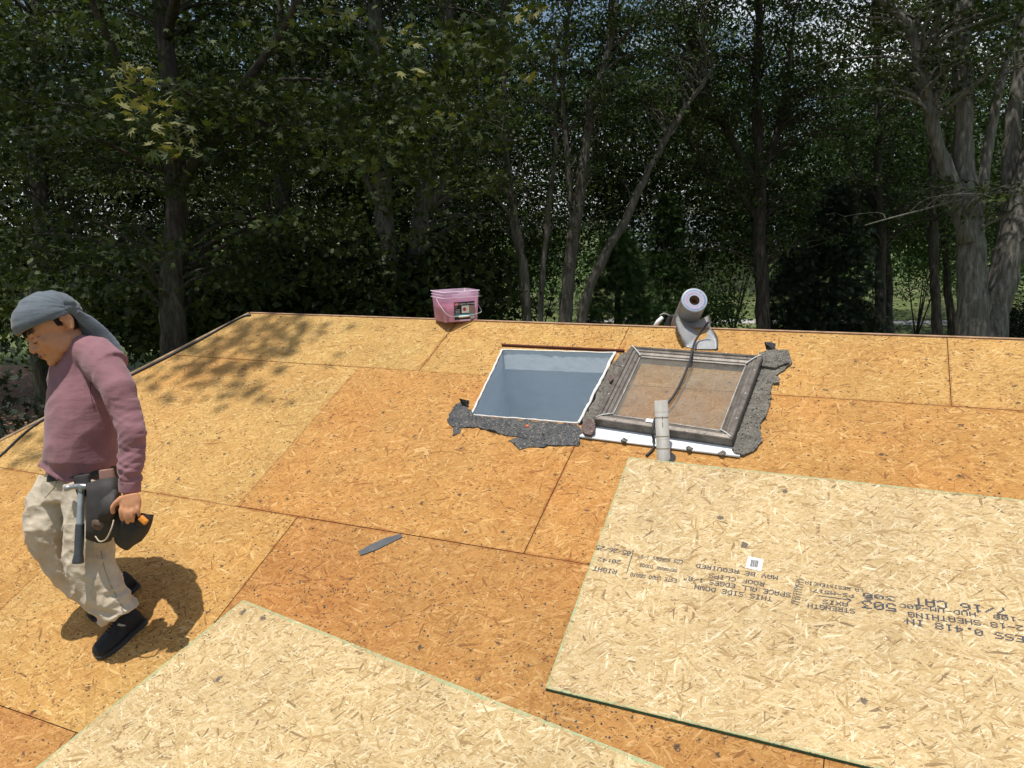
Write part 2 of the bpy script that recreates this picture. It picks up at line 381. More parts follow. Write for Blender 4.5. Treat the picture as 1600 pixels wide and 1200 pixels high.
seam_stain((U21, V2 + .01), (U21, V1 - .02), .007); seam_stain((U22, V2 + .01), (U22, 2.70), .008); seam_stain((U32, V3 + .7), (U32, V2 - .01), .007); seam_stain((UT1, V1 + .01), (UT1, VR - .02), .012); seam_stain((UT3, V1 + .01), (UT3, VR - .02), .006); seam_stain((U31, V3), (U31, V2 - .01), .008)
seam_stain((UT2 + .012, 3.44), (UT2 + .012, VR - .01), .022)
# ridge edge, far slope, hip slope
bm = bmesh.new(); box(bm, ((-4.06 + 3.6) / 2, 3.712, .000), (3.6 + 4.06, .011, .014)); on_roof('ridge_board', bm_mesh(bm), house, RIDGE)
rz = rp(0, VR).z; ry = rp(0, VR).y
bs = mesh([(-4.06, ry + .01, rz - .004), (3.6, ry + .01, rz - .004), (3.6, ry + 3.6, rz - .004 - 3.6 * .466), (-4.06, ry + 3.6, rz - .004 - 3.6 * .466)], [(0, 1, 2, 3)])
link('back_slope', bs, house, OSB_OLD)
p1, p2 = rp(hipu(3.706), 3.706, .004), rp(hipu(-1.4), -1.4, .004)
k = (p1.z - p2.z) / (p1.x - p2.x)
e = Vector((.012, 0, 0)); q1 = p1 + Vector((-2.2, 0, -2.2 * k)); q2 = p2 + Vector((-.9, 0, -.9 * k))
link('side_slope', mesh([p1, p2, q2, q1], [(0, 1, 2, 3)]), house, OSB_OLD)
bm = bmesh.new(); add_tube(bm, [rp(hipu(v) - .006, v, .004) for v in (-1.4, 1, 2.2, 3.0, 3.706)], .008, 6); link('hip_batten', bm_mesh(bm), house, PALE_EDGE)
WALL = simple('beige_siding', (.5, .45, .37), .8, .1, 4)
bm = bmesh.new(); box(bm, (-.2, ry + .2, (GZ + rz - 1.7) / 2), (7.2, 6.2, rz - 1.7 - GZ)); link('wall', bm_mesh(bm), house, WALL)

# light well of the opening
def paint(name, c, r=.45):
    g = N(name); v = g.coord(); f = g.noise(g.mapping(v, (6, 6, 14)), 1.2, 5, .65); b = g.vor(v, 38)
    k = g.math('GREATER_THAN', g.noise(v, 22, 4, .7), .67)
    cc = g.ramp(f, [(.3, tuple(x * .9 for x in c)), (.7, c)]); cc = g.mix(g.math('MULTIPLY', k, .25), cc, (.7, .72, .72))
    g.pbr(cc, r, g.bump(g.noise(v, 9, 4, .5), .25, .02), spec=.5); return g.m
PB1 = paint('pale_blue_board', (.70, .76, .80)); PB2 = paint('blue_grey_paint', (.70, .78, .83), .4)
well = empty('light_well', rp(-1.58, 3.1, -.5), 'pale blue painted shaft of the open skylight hole in the roof', 'skylight opening')
bl, tl, tr, br = [rp(a, b, .004) for a, b in HB]
ins = .006
def quad(name, a, b, c, d, m, par=well, nsub=1):
    o = link(name, mesh([a, b, c, d], [(0, 1, 2, 3)]), par, m); return o
Z = lambda p, z: Vector((p.x, p.y, p.z + z))
fold = -.115
quad('top_board', tl, tr, Z(tr, fold), Z(tl, fold) + Vector((.004, 0, 0)), PB1)
tl2 = Z(tl, fold) + Vector((.004, 0, 0)); tr2 = Z(tr, fold)
dn = Vector((0, .34, -1.15))
quad('back_panel', tl2, tr2, tr2 + dn, tl2 + dn, PB2)
quad('side_panel', bl, tl, tl2, bl + Vector((0, 0, fold)), PB1)
quad('side_panel', bl + Vector((0, 0, fold)), tl2, tl2 + dn, bl + Vector((0, 0, -1.15)), PB2)
quad('side_panel', tr, br, br + Vector((0, 0, -1.15)), tr2 + dn, PB2)
quad('front_panel', br, bl, bl + Vector((0, 0, -1.15)), br + Vector((0, 0, -1.15)), PB2)
quad('bounce_floor', bl + Vector((0, 0, -1.15)), br + Vector((0, 0, -1.15)), tr2 + dn, tl2 + dn, simple('bounce_white', (.84, .84, .83), .8, .03))  # white floor added to bounce sunlight up the shaft walls
CAULK = simple('white_caulk', (.72, .69, .63), .7, .15, 30, bump=.5)
def bead(pts, r, nm='caulk_bead', par=well, mat=CAULK, jit=.35):
    P = catmull(pts, 14); rr = [r * (1 + jit * noise.noise(p * 40)) for p in P]
    P = [p + Vector((noise.noise(p * 25), noise.noise(p * 25 + Vector((9, 9, 9))), noise.noise(p * 31))) * r * .5 for p in P]
    return link(nm, tube_mesh(P, rr, 7), par, mat)
def mid(a, b, k=.5): return a.lerp(b, k)
for a, b, r in ((bl, tl, .0055), (tl, tr, .0045), (tr, br, .0085), (br, bl, .0045)):
    bead([a, mid(a, b, .33), mid(a, b, .66), b], r)
# dark reveal line above the opening
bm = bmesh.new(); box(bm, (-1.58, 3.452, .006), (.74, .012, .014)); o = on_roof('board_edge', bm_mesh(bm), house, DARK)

# ------------------------------------------------------------------ torn felt and shingle remnants
def felt_mat(name, a, b, cc=None):
    g = N(name); v = g.coord(); f = g.noise(v, 14, 6, .75); s = g.vor(v, 190)
    c = g.ramp(f, [(.3, a), (.68, b)]); sp = g.n('SeparateColor'); g.l(s.outputs['Color'], sp.inputs[0])
    c = g.mix(g.math('GREATER_THAN', sp.outputs[0], .93), c, cc or (.24, .21, .16)); c = g.mix(g.math('LESS_THAN', sp.outputs[1], .08), c, (.02, .02, .02))
    g.pbr(c, .9, g.bump(g.noise(v, 120, 4, .7), .45, .004), spec=.2); return g.m
FELT = felt_mat('torn_felt', (.045, .046, .05), (.115, .115, .115)); SCRAP = simple('grey_felt', (.10, .105, .11), .9, .15, 30); FELT_G = felt_mat('grey_shingle', (.075, .07, .06), (.19, .175, .15)); BROWN_S = felt_mat('brown_shingle', (.09, .06, .055), (.18, .13, .115))
def jag(poly, amp=.006, step=.02):
    out = []
    for i, a in enumerate(poly):
        b = poly[(i + 1) % len(poly)]; L = math.dist(a, b); n = max(1, int(L / step))
        for j in range(n):
            t = j / n; x = a[0] + (b[0] - a[0]) * t; y = a[1] + (b[1] - a[1]) * t
            q = Vector((x * 45, y * 45, 3)); out.append((x + noise.noise(q) * amp * 1.6, y + noise.noise(q + Vector((7, 7, 7))) * amp * 1.6))
    return out
def flake(pxs, mat, name, label, cat, h0=.0, h1=.005, amp=.006, wav=.014, parent=None, group=None, lift=.0):
    poly = jag([uv(x, y, h1) for x, y in pxs], amp)
    bm = bmesh.new(); vs = [bm.verts.new((x, y, 0)) for x, y in poly]; bm.faces.new(vs)
    bmesh.ops.triangulate(bm, faces=bm.faces[:])
    bmesh.ops.subdivide_edges(bm, edges=bm.edges[:], cuts=2, use_grid_fill=True)
    top = bm.verts[:]
    for v in top:
        q = v.co * 14; v.co.z = h1 + abs(noise.noise(q)) * wav + abs(noise.noise(q * 3.3)) * wav * .5
    r = bmesh.ops.extrude_face_region(bm, geom=bm.faces[:]); 
    for gge in r['geom']:
        if isinstance(gge, bmesh.types.BMVert): gge.co.z = h0 + .0007
    bmesh.ops.recalc_face_normals(bm, faces=bm.faces[:])
    me = bpy.data.meshes.new('m'); bm.to_mesh(me); bm.free()
    if parent: return on_roof(name, me, parent, mat)
    o = on_roof(name, me, None, mat); return tag(o, label, cat, group)
apron = empty('felt_apron', rpx(800, 680), 'torn dark felt apron along the lower edge of the open skylight hole', 'roofing felt')
flake([(702, 648), (710, 634), (722, 627), (733, 640), (742, 650), (800, 656), (860, 660), (903, 665), (909, 672), (905, 696), (880, 697), (848, 696), (828, 689), (812, 683), (790, 680), (768, 674), (745, 668), (722, 668), (707, 668), (700, 658)], FELT, 'felt_layer', '', '', parent=apron)
flake([(706, 666), (724, 666), (718, 676), (709, 681)], FELT, 'felt_flap', '', '', parent=apron, h1=.003)
flake([(795, 689), (806, 684), (830, 686), (858, 696), (850, 700), (826, 699), (812, 703), (806, 697)], FELT, 'felt_flap', '', '', parent=apron, h1=.003)
def tab(px, py, s, par, lean=(.2, .1)):
    u, v = uv(px, py); P = [rp(u, v, .003), rp(u + s, v - s * .3, .003), rp(u + s * 1.05, v + lean[0] * s, s * .75), rp(u + s * .4, v + lean[1] * s, s * .9), rp(u - .2 * s, v + .1 * s, s * 1.05)]
    bm = bmesh.new(); vs = [bm.verts.new(p) for p in P]; bm.faces.new(vs); bmesh.ops.solidify(bm, geom=bm.faces[:], thickness=.004)
    link('felt_tab', bm_mesh(bm), par, FELT)
tab(722, 634, .045, apron)
u, v = uv(824, 666, .012); bm = bmesh.new(); bmesh.ops.create_cone(bm, cap_ends=True, segments=14, radius1=.011, radius2=.009, depth=.006)
o = on_roof('nail_cap', bm_mesh(bm), apron, simple('orange_cap', (.55, .12, .05), .5)); o.matrix_world = RM @ Matrix.Translation((u, v, .014))
strip = empty('shingle_strip', rpx(1180, 640), 'ragged grey shingle strip along the right side of the removed skylight', 'shingle remnant')
flake([(1186, 552), (1203, 546), (1232, 548), (1238, 566), (1224, 578), (1214, 586), (1206, 600), (1204, 625), (1197, 652), (1188, 662), (1190, 690), (1178, 706), (1160, 713), (1143, 704), (1150, 680), (1165, 640), (1178, 600)], FELT_G, 'shingle_layer', '', '', parent=strip, h1=.008, wav=.014)
flake([(1188, 556), (1200, 548), (1229, 551), (1232, 566), (1212, 574), (1190, 572)], FELT_G, 'shingle_flap', '', '', parent=strip, h0=.012, h1=.022, wav=.012)
flake([(1206, 588), (1216, 590), (1218, 598), (1208, 600)], FELT_G, 'shingle_flap', '', '', parent=strip, h1=.01)
tab(1197, 547, .045, strip, (.3, .4))
side = empty('shingle_strip', rpx(940, 620), 'crumbling brown and grey shingle strip between the open hole and the removed skylight', 'shingle remnant')
flake([(963, 560), (986, 546), (984, 560), (966, 596), (948, 632), (934, 655), (928, 668), (914, 676), (907, 670), (912, 656), (926, 630), (942, 596)], FELT_G, 'shingle_layer', '', '', parent=side, h1=.008, wav=.016, amp=.01)
flake([(950, 588), (962, 582), (964, 592), (953, 598)], BROWN_S, 'shingle_flap', '', '', parent=side, h0=.014, h1=.024)
flake([(909, 664), (920, 655), (931, 660), (930, 672), (922, 680), (913, 677)], BROWN_S, 'shingle_chip', 'hand-sized brown shingle chip at the lower left corner of the removed skylight', 'shingle chip', h0=.02, h1=.032, amp=.003)
flake([(560, 861), (575, 853), (600, 841), (626, 834), (629, 839), (606, 850), (588, 859), (563, 868)], SCRAP, 'felt_scrap', 'narrow dark felt scrap lying alone on the orange boards by the long seam', 'felt scrap', h1=.004, amp=.0012, wav=.002)

# crumbs scattered over the boards (uncountable)
def crumbs(name, spots, mat, size=(.004, .012)):
    bm = bmesh.new()
    for (u, v, h) in spots:
        s = random.uniform(*size); a = random.random() * 6.3; n = random.choice((3, 4, 5))
        lo = [bm.verts.new((u + cos(a + 6.283 * i / n) * s * random.uniform(.4, 1.1), v + sin(a + 6.283 * i / n) * s * random.uniform(.4, 1.1), h + .0004)) for i in range(n)]
        t = bm.verts.new((u, v, h + s * random.uniform(.3, .8)))
        for i in range(n): bm.faces.new((lo[i], lo[(i + 1) % n], t))
    me = bpy.data.meshes.new('m'); bm.to_mesh(me); bm.free()
    o = on_roof(name, me, None, mat); tag(o, 'dark shingle crumbs and grit scattered over the orange boards', 'debris', kind='stuff'); return o
sp = []
def blob(px, py, rx, ry, n, h=.001):
    for _ in range(n):
        u, v = uv(px + random.gauss(0, rx), py + random.gauss(0, ry)); sp.append((u, v, h))
blob(500, 920, 70, 10, 90); blob(1000, 1120, 60, 20, 60); blob(870, 1040, 70, 40, 60); blob(160, 900, 60, 60, 120); blob(650, 640, 100, 60, 90); blob(760, 590, 22, 18, 90); blob(745, 620, 14, 14, 60); blob(250, 890, 40, 35, 60); blob(240, 960, 50, 40, 50); blob(520, 920, 90, 40, 60); blob(1150, 520, 240, 4, 160)
blob(860, 540, 70, 5, 90); blob(1200, 620, 14, 50, 60); blob(500, 830, 60, 20, 60); blob(900, 1120, 60, 25, 40); blob(300, 650, 120, 60, 60); blob(700, 900, 120, 60, 80); blob(680, 700, 90, 50, 60); blob(1000, 790, 60, 25, 30)
for _ in range(1100):
    u = random.uniform(-4.6, .6); v = random.uniform(.6, 3.69)
    if u > hipu(v) + .05 and not (-1.95 < u < -1.24 and 2.78 < v < 3.46): sp.append((u, v, .001))
sp = [s for s in sp if s[1] < 3.69 and not (-1.95 < s[0] < -1.24 and 2.78 < s[1] < 3.46)]
crumbs('shingle_crumbs', sp, FELT, (.002, .0065))

# ------------------------------------------------------------------ loose new sheets
INK = N('stamp_ink'); v = INK.coord(); f = INK.noise(v, 130, 3, .6)
tr_ = INK.n('BsdfTransparent'); pb = INK.n('BsdfPrincipled'); pb.inputs['Base Color'].default_value = (.06, .065, .085, 1); pb.inputs['Roughness'].default_value = .9
mx = INK.n('MixShader'); INK.l(INK.rng(f, .34, .46, .45, .93), mx.inputs[0]); INK.l(tr_.outputs[0], mx.inputs[1]); INK.l(pb.outputs[0], mx.inputs[2]); INK.l(mx.outputs[0], INK.o.inputs[0]); INK = INK.m
WHITE = simple('white_paper', (.8, .8, .8), .6, .04, 20); BLACK = simple('black_print', (.02, .02, .022), .6, .1, 20)
def local_sheet(name, poly, h, tint, label, cat):
    cu, cv = poly[0]
    base = RM @ Matrix.Translation((cu, cv, h))
    me = prism([(x - cu, y - cv) for x, y in poly], 0, .0115, 1, .0012)
    o = bpy.data.objects.new(name, me); COL.objects.link(o); me.materials.append(OSB_NEW); me.materials.append(GREEN_EDGE)
    o.matrix_world = base; o.color = tuple(tint) + (1,); tag(o, label, cat); return o
a0, a1 = uv(982, 714, .013), uv(852, 1075, .013)
dA = Vector(a1) - Vector(a0); Ls = dA.length; dA.normalize(); dP = Vector((-dA.y, dA.x)); 
if dP.x < 0: dP = -dP
a0v, a1v = Vector(a0), Vector(a1)
tr2_, br2_ = uv(1600, 781, .013), uv(1374, 1202, .013)
dT = (Vector(tr2_) - a0v).normalized(); dBm = (Vector(br2_) - a1v).normalized()
new1 = local_sheet('osb_sheet', [tuple(a1v), tuple(a1v + dBm * 2.44), tuple(a0v + dT * 2.44), tuple(a0v)], .002, (.90, .89, .88), 'new pale OSB sheet with upside-down printed lettering, lying below the vent pipe', 'OSB sheet')
f0, f1, f2 = Vector(uv(380, 937, .013)), Vector(uv(55, 1200, .013)), Vector(uv(1040, 1200, .013))
e1 = (f1 - f0).normalized(); e2 = (f2 - f0).normalized()
new2 = local_sheet('osb_sheet', [tuple(f0), tuple(f0 + e1 * 1.6), tuple(f0 + e1 * 1.6 + e2 * 2.6), tuple(f0 + e2 * 2.6)], .002, (.90, .89, .86), 'new pale OSB sheet turned diagonally at the front, one corner pointing up the roof', 'OSB sheet')

g = N('edge_overspray'); v = g.coord(); tr_ = g.n('BsdfTransparent'); pb = g.n('BsdfDiffuse'); pb.inputs[0].default_value = (.42, .52, .30, 1)
mx = g.n('MixShader'); g.l(g.rng(g.noise(v, 45, 4, .7), .35, .65, .1, .75), mx.inputs[0]); g.l(tr_.outputs[0], mx.inputs[1]); g.l(pb.outputs[0], mx.inputs[2]); g.l(mx.outputs[0], g.o.inputs[0]); SPRAY = g.m
def edge_band(p, q, inw, par, wd=.010):
    p, q, inw = Vector(p), Vector(q), Vector(inw).normalized(); d = (q - p); L_ = d.length; d.normalize(); n = int(L_ / .02); V = []; Fc = []
    for i in range(n + 1):
        a = p + d * (.004 + (L_ - .008) * i / n) + inw * .0016; w_ = wd * (.6 + .9 * random.random()); V += [(a.x, a.y, .0140), (a.x + inw.x * w_, a.y + inw.y * w_, .0140)]
    for i in range(n): Fc.append((2 * i, 2 * i + 2, 2 * i + 3, 2 * i + 1))
    on_roof('edge_overspray', mesh(V, Fc), par, SPRAY)
edge_band(a1v, a0v, dT, new1, .007); edge_band(a1v, a1v + dBm * 2.4, a0v - a1v, new1, .006); edge_band(a0v, a0v + dT * 2.4, a1v - a0v, new1, .007)
edge_band(f0, f0 + e1 * 1.55, e2, new2); edge_band(f0, f0 + e2 * 2.5, e1, new2)
def text_mesh(s, extrude=0):
    c = bpy.data.curves.new('t', 'FONT'); c.body = s; c.size = 1; c.extrude = extrude; c.fill_mode = 'FRONT' if extrude == 0 else 'BOTH'; c.resolution_u = 2; c.space_character = 1.05; c.offset = .022
    o = bpy.data.objects.new('t', c); COL.objects.link(o); dg = bpy.context.evaluated_depsgraph_get()
    me = bpy.data.meshes.new_from_object(o.evaluated_get(dg)); bpy.data.objects.remove(o); return me
F57 = dict(zip('0123456789:/-."ABCDEFGHIJKLMNOPQRSTUVWXYZ| ', '3E5149453E 00427F4000 4261514946 2141454B31 1814127F10 2745454539 3C4A494930 0171090503 3649494936 064949291E 0036360000 2010080402 0808080808 0060600000 0007000700 7E1111117E 7F49494936 3E41414122 7F4141221C 7F49494941 7F09090901 3E4149497A 7F0808087F 00417F4100 2040413F01 7F08142241 7F40404040 7F020C027F 7F0408107F 3E4141413E 7F09090906 3E4151215E 7F09192946 4649494931 01017F0101 3F4040403F 1F2040201F 3F4038403F 6314081463 0708700807 6151494543 00007F0000 0000000000'.split()))
def dot_mesh(s):
    V = []; Fc = []
    for i, ch in enumerate(s):
        for c_ in range(5):
            b_ = int(F57[ch][c_ * 2:c_ * 2 + 2], 16)
            for r_ in range(7):
                if b_ >> r_ & 1:
                    x, y = i * 6 + c_, 6 - r_; jx, jy = random.uniform(-.04, .04), random.uniform(-.04, .04); k = len(V)
                    V += [(x - .16 + jx, y - .02 + jy, 0), (x + 1.06 + jx, y - .02 + jy, 0), (x + 1.06 + jx, y + .98 + jy, 0), (x - .16 + jx, y + .98 + jy, 0)]; Fc.append((k, k + 1, k + 2, k + 3))
    me = mesh(V, Fc)
    for v in me.vertices: v.co *= .72 / 7
    return me
def stamp(s, p_start, p_end, hfac=1.0, name='stamp_print', par=new1, up=None, hm=None, bold=.0):
    """upright text whose baseline runs from p_start to p_end (photo pixels on the sheet)"""
    me = dot_mesh(s); A = Vector(uv(*p_start, .013)); B = Vector(uv(*p_end, .013)); X = (B - A); L = X.length; X.normalize(); Y = Vector((-X.y, X.x))
    xs = [v.co.x for v in me.vertices]; ys = [v.co.y for v in me.vertices]; x0, x1 = min(xs), max(xs); y0, y1 = min(ys), max(ys)
    sx = L / (x1 - x0); sy = hm / .72 if hm else sx * hfac
    for vv in me.vertices:
        q = A + X * (vv.co.x - x0) * sx + Y * vv.co.y * sy; vv.co = (q.x, q.y, .0149)
    return on_roof(name, me, par, INK)
# lettering reads upside down: baselines run right to left, tops point down-slope
stamp('THICKNESS 0.418 IN', (1700, 1010), (1416, 966), hm=.026)
stamp('PS 2-18 SHEATHING', (1640, 983), (1418, 956), hm=.022)
stamp('PRP-108  HUD-UM-40C', (1640, 971), (1405, 943), hm=.018)
stamp('7/16 CAT', (1572, 950), (1427, 934), hm=.034)
stamp('503', (1400, 944), (1346, 938), hm=.034); stamp('300', (1399, 933), (1348, 926), hm=.02)
stamp('STRENGTH', (1336, 952), (1262, 943), hm=.02); stamp('AXIS', (1325, 942), (1285, 937), hm=.018)
stamp('PS-M517', (1334, 929), (1270, 920), hm=.016); stamp('LA RESISTENCIA', (1349, 921), (1258, 908), hm=.015)
stamp('THIS SIDE DOWN', (1207, 933), (1086, 914), hm=.021); stamp('SPACE ALL EDGES 1/8"', (1236, 927), (1070, 900), hm=.021)
stamp('ROOF CLIPS', (1195, 910), (1108, 896), hm=.02); stamp('MAY BE REQUIRED', (1216, 900), (1088, 881), hm=.02)
stamp('ESTE LADO ABAJO', (1058, 905), (986, 895), hm=.018); stamp('SEPARAR TODOS', (1059, 890), (1000, 881), hm=.015); stamp('LOS BORDES 1/8"', (1067, 876), (998, 867), hm=.017)
stamp('RIGHT', (965, 891), (928, 885), hm=.022); stamp('20:42', (971, 876), (935, 871), hm=.02); stamp('05/26/25', (987, 862), (933, 852), hm=.024)
stamp('|||||||||||', (1249, 905), (1240, 944), hm=.018); stamp('RESISTENCIA', (1241, 944), (1250, 906), hm=.012)
def bar(p, q, wd, mat, name, h0=.0141, h1=.0149, par=new1):
    A = Vector(uv(*p, .013)); B = Vector(uv(*q, .013)); X = (B - A).normalized(); Y = Vector((-X.y, X.x)) * wd / 2
    return on_roof(name, mesh([(*(A + Y), h1), (*(A - Y), h1), (*(B - Y), h1), (*(B + Y), h1)], [(0, 1, 2, 3)]), par, mat)
bar((990, 860), (979, 896), .003, INK, 'stamp_line'); bar((1278, 931), (1330, 938), .003, INK, 'stamp_line'); bar((1322, 934), (1330, 938), .003, INK, 'stamp_line'); bar((1324, 942), (1330, 938), .003, INK, 'stamp_line')
cu, cv = uv(1178, 881, .013)
bc = on_roof('barcode_label', mesh([(cu - .027, cv - .026, .0151), (cu + .03, cv - .032, .0151), (cu + .032, cv + .026, .0151), (cu - .025, cv + .032, .0151)], [(0, 1, 2, 3)]), new1, WHITE)
bm = bmesh.new(); x = -.012
while x < .018:
    wd = random.choice((.0012, .002, .003)); vs = [bm.verts.new((cu + a, cv + b, .0156)) for a, b in ((x, -.018), (x + wd, -.018), (x + wd, .018), (x, .018))]; bm.faces.new(vs); x += wd + random.choice((.001, .0016))
o = on_roof('barcode_bars', bm_mesh(bm), bc, BLACK)

# ------------------------------------------------------------------ removed skylight
def metal_mat(name, a, b, rough=.5):
    g = N(name); v = g.coord(); f = g.noise(g.mapping(v, (3, 3, 3)), 6, 6, .7); s = g.noise(g.mapping(v, (90, 5, 5)), 1, 4, .6)
    c = g.ramp(f, [(.32, a), (.68, b)]); c = g.mix(g.rng(g.noise(v, 60, 3, .8), .62, .72, 0, .6), c, (.42, .40, .36))
    c = g.mix(g.rng(s, .5, .8, 0, .4), c, tuple(x * .6 for x in a)); g.pbr(c, rough, g.bump(f, .25, .004), .35, .5); return g.m
FRAME = metal_mat('weathered_bronze', (.075, .062, .05), (.19, .165, .14))
g = N('dusty_glass'); v = g.coord()
t_ = g.n('BsdfTransparent'); t_.inputs[0].default_value = (.93, .92, .89, 1); gl = g.n('BsdfGlossy'); gl.inputs['Roughness'].default_value = .06; df = g.n('BsdfDiffuse'); df.inputs[0].default_value = (.40, .37, .31, 1)
lw_ = g.n('LayerWeight'); lw_.inputs[0].default_value = .25
m1 = g.n('MixShader'); g.l(g.math('MULTIPLY', lw_.outputs['Facing'], .35), m1.inputs[0]); g.l(t_.outputs[0], m1.inputs[1]); g.l(gl.outputs[0], m1.inputs[2])
m2 = g.n('MixShader'); g.l(g.rng(g.noise(v, 7, 6, .7), .3, .75, .06, .30), m2.inputs[0]); g.l(m1.outputs[0], m2.inputs[1]); g.l(df.outputs[0], m2.inputs[2]); g.l(m2.outputs[0], g.o.inputs[0]); GLASS = g.m
WHITE_M = simple('white_metal', (.74, .75, .76), .4, .12, 9, bump=.1)
SEAL = simple('clear_sealant', (.5, .49, .46), .35, .15, 30, bump=.5)
HF = .055
c_bl, c_tl, c_tr, c_br = [Vector((*uv(x, y, HF), HF)) for x, y in ((928, 654), (986, 540), (1192, 555), (1144, 686))]
sk = empty('skylight', rp(*[(c_bl + c_tr)[i] / 2 for i in (0, 1)]), 'removed skylight window with bronze frame lying beside the open hole', 'skylight')
cen = (c_bl + c_tl + c_tr + c_br) / 4
RW = .072
def rail(a, b):
    # mitred rail from corner a to b (outer, top), inwards towards cen
    X = (b - a).normalized(); inw = Vector((-X.y, X.x, 0));
    if (cen - a).dot(inw) < 0: inw = -inw
    prof = [(0.000, .0), (0.000, -.003 + HF), (.004, HF), (.022, HF + .004), (.026, HF - .003), (.040, HF - .004), (.044, HF - .009), (.058, HF - .013), (.063, HF - .018), (RW, HF - .020), (RW, .012), (.05, 0)]
    bm = bmesh.new(); A = []; B = []
    for d, h in prof:
        A.append(bm.verts.new(Vector((a.x, a.y, h)) + (inw + X) * d + X * .001)); B.append(bm.verts.new(Vector((b.x, b.y, h)) + (inw - X) * d - X * .001))
    n = len(prof)
    for i in range(n): bm.faces.new((A[i], A[(i + 1) % n], B[(i + 1) % n], B[i]))
    bm.faces.new(A); bm.faces.new(B[::-1]); 
    return on_roof('frame_rail', bm_mesh(bm), sk, FRAME)
for a, b in ((c_bl, c_br), (c_br, c_tr), (c_tr, c_tl), (c_tl, c_bl)): rail(a, b)
gl_v = [cen + (c - cen) * (1 - .066 / ((c - cen).length * .7)) for c in (c_bl, c_br, c_tr, c_tl)]
bm = bmesh.new(); vs = [bm.verts.new((q.x, q.y, HF - .024)) for q in gl_v]; bm.faces.new(vs); r = bmesh.ops.extrude_face_region(bm, geom=bm.faces[:]); bmesh.ops.translate(bm, verts=[q for q in r['geom'] if isinstance(q, bmesh.types.BMVert)], vec=(0, 0, -.006))
on_roof('glass_pane', bm_mesh(bm), sk, GLASS)
for c in (c_bl, c_tl, c_tr, c_br):
    X = (cen - c).normalized(); P = catmull([c + X * .012 + Vector((0, 0, .004)), c + X * .04 + Vector((0, 0, .004)), c + X * .075 + Vector((0, 0, -.004)), c + X * .1 + Vector((0, 0, -.012))], 6)
    bm = bmesh.new(); add_tube(bm, P, [.003 + .004 * abs(noise.noise(q * 60)) for q in P], 7); on_roof('corner_sealant', bm_mesh(bm, True), sk, SEAL)
# dried sealant line round the glass
P = []
for a, b in zip(gl_v, gl_v[1:] + gl_v[:1]):
    for i in range(24):
        q = a.lerp(b, i / 24); P.append(Vector((q.x, q.y, HF - .0195)) + (cen - q).normalized() * .004)
P.append(P[0]); bm = bmesh.new(); add_tube(bm, P, [.0012 + .0025 * abs(noise.noise(q * 50)) for q in P], 5); on_roof('glass_seal', bm_mesh(bm, True), sk, SEAL)
# screws
for e_, f_, ts in ((c_bl, c_br, (.15, .5, .82)), (c_br, c_tr, (.2, .5, .8)), (c_tr, c_tl, (.25, .72)), (c_tl, c_bl, (.3, .7))):
    for t in ts:
        q = e_.lerp(f_, t); q = q + (cen - q).normalized() * .014; bm = bmesh.new(); bmesh.ops.create_uvsphere(bm, u_segments=8, v_segments=5, radius=.005)
        o = on_roof('screw', bm_mesh(bm, True), sk, SEAL); o.matrix_world = RM @ Matrix.Translation((q.x, q.y, HF + .003))
# white label on the lower rail
q = c_bl.lerp(c_br, .46); X = (c_br - c_bl).normalized(); Y = Vector((-X.y, X.x, 0)); LB = []
for a, b in ((-.055, .028), (.05, .028), (.05, .052), (-.055, .052)): r_ = q + X * a + Y * b; LB.append((r_.x, r_.y, HF + .0048))
on_roof('label', mesh(LB, [(0, 1, 2, 3)]), sk, WHITE)
# flashing below
fpx = [(905, 681), (932, 655), (1150, 680), (1163, 706), (1154, 714), (1030, 697)]
fp = [uv(x, y, .006) for x, y in fpx]
on_roof('flashing', prism(fp, .002, .007, 0, .001), sk, WHITE_M)
bm = bmesh.new(); A = Vector((*uv(906, 682, .01), .010)); B = Vector((*uv(1156, 713, .01), .010)); add_tube(bm, [A, A.lerp(B, .5), B], .006, 6); on_roof('flashing_lip', bm_mesh(bm, True), sk, WHITE_M)
for (x, y, s, nm) in ((975, 688, .016, 'small dark crumb on the white flashing, left of the vent pipe'), (1077, 701, .018, 'tangled dark crumb on the white flashing, right of the vent pipe'), (1128, 708, .017, 'dark crumb near the right end of the white flashing')):
    flake([(x - 5, y), (x, y - 4), (x + 6, y - 1), (x + 3, y + 4), (x - 3, y + 3)], FELT_G, 'shingle_crumb', nm, 'shingle crumb', h0=.0085, h1=.016, amp=.006)

# ------------------------------------------------------------------ vent pipe
PVC = N('weathered_pvc'); v = PVC.coord(); f = PVC.noise(PVC.mapping(v, (20, 20, 5)), 1, 5, .7)
c = PVC.ramp(f, [(.3, (.36, .34, .30)), (.62, (.56, .54, .50))]); c = PVC.mix(PVC.rng(PVC.noise(PVC.mapping(v, (3, 3, 40)), 1, 3, .6), .60, .68, 0, .6), c, (.30, .24, .17)); PVC.pbr(c, .55, PVC.bump(f, .1, .003), spec=.4); PVC = PVC.m
base = rpx(1037, 716); d0 = ray(1037, 716).length; top = at(1033, 626, base.length / ray(1037, 716).length)
pipe = empty('vent_pipe', base, 'grey PVC vent pipe standing up through the boards in front of the removed skylight', 'vent pipe')
ax = (top - base).normalized(); Mq = ax.to_track_quat('Z', 'Y').to_matrix().to_4x4()
def ring_tube(ro, ri, z0, z1, seg=28):
    bm = bmesh.new(); L = []
    for r, z in ((ro, z0), (ro, z1 - .001), (ro - .001, z1), (ri + .001, z1), (ri, z1 - .001), (ri, z0)):
        L.append([bm.verts.new((r * cos(2 * pi * k / seg), r * sin(2 * pi * k / seg), z)) for k in range(seg)])
    for a, b in zip(L, L[1:]):
        for k in range(seg): bm.faces.new((a[k], a[(k + 1) % seg], b[(k + 1) % seg], b[k]))
    return bm_mesh(bm, True)
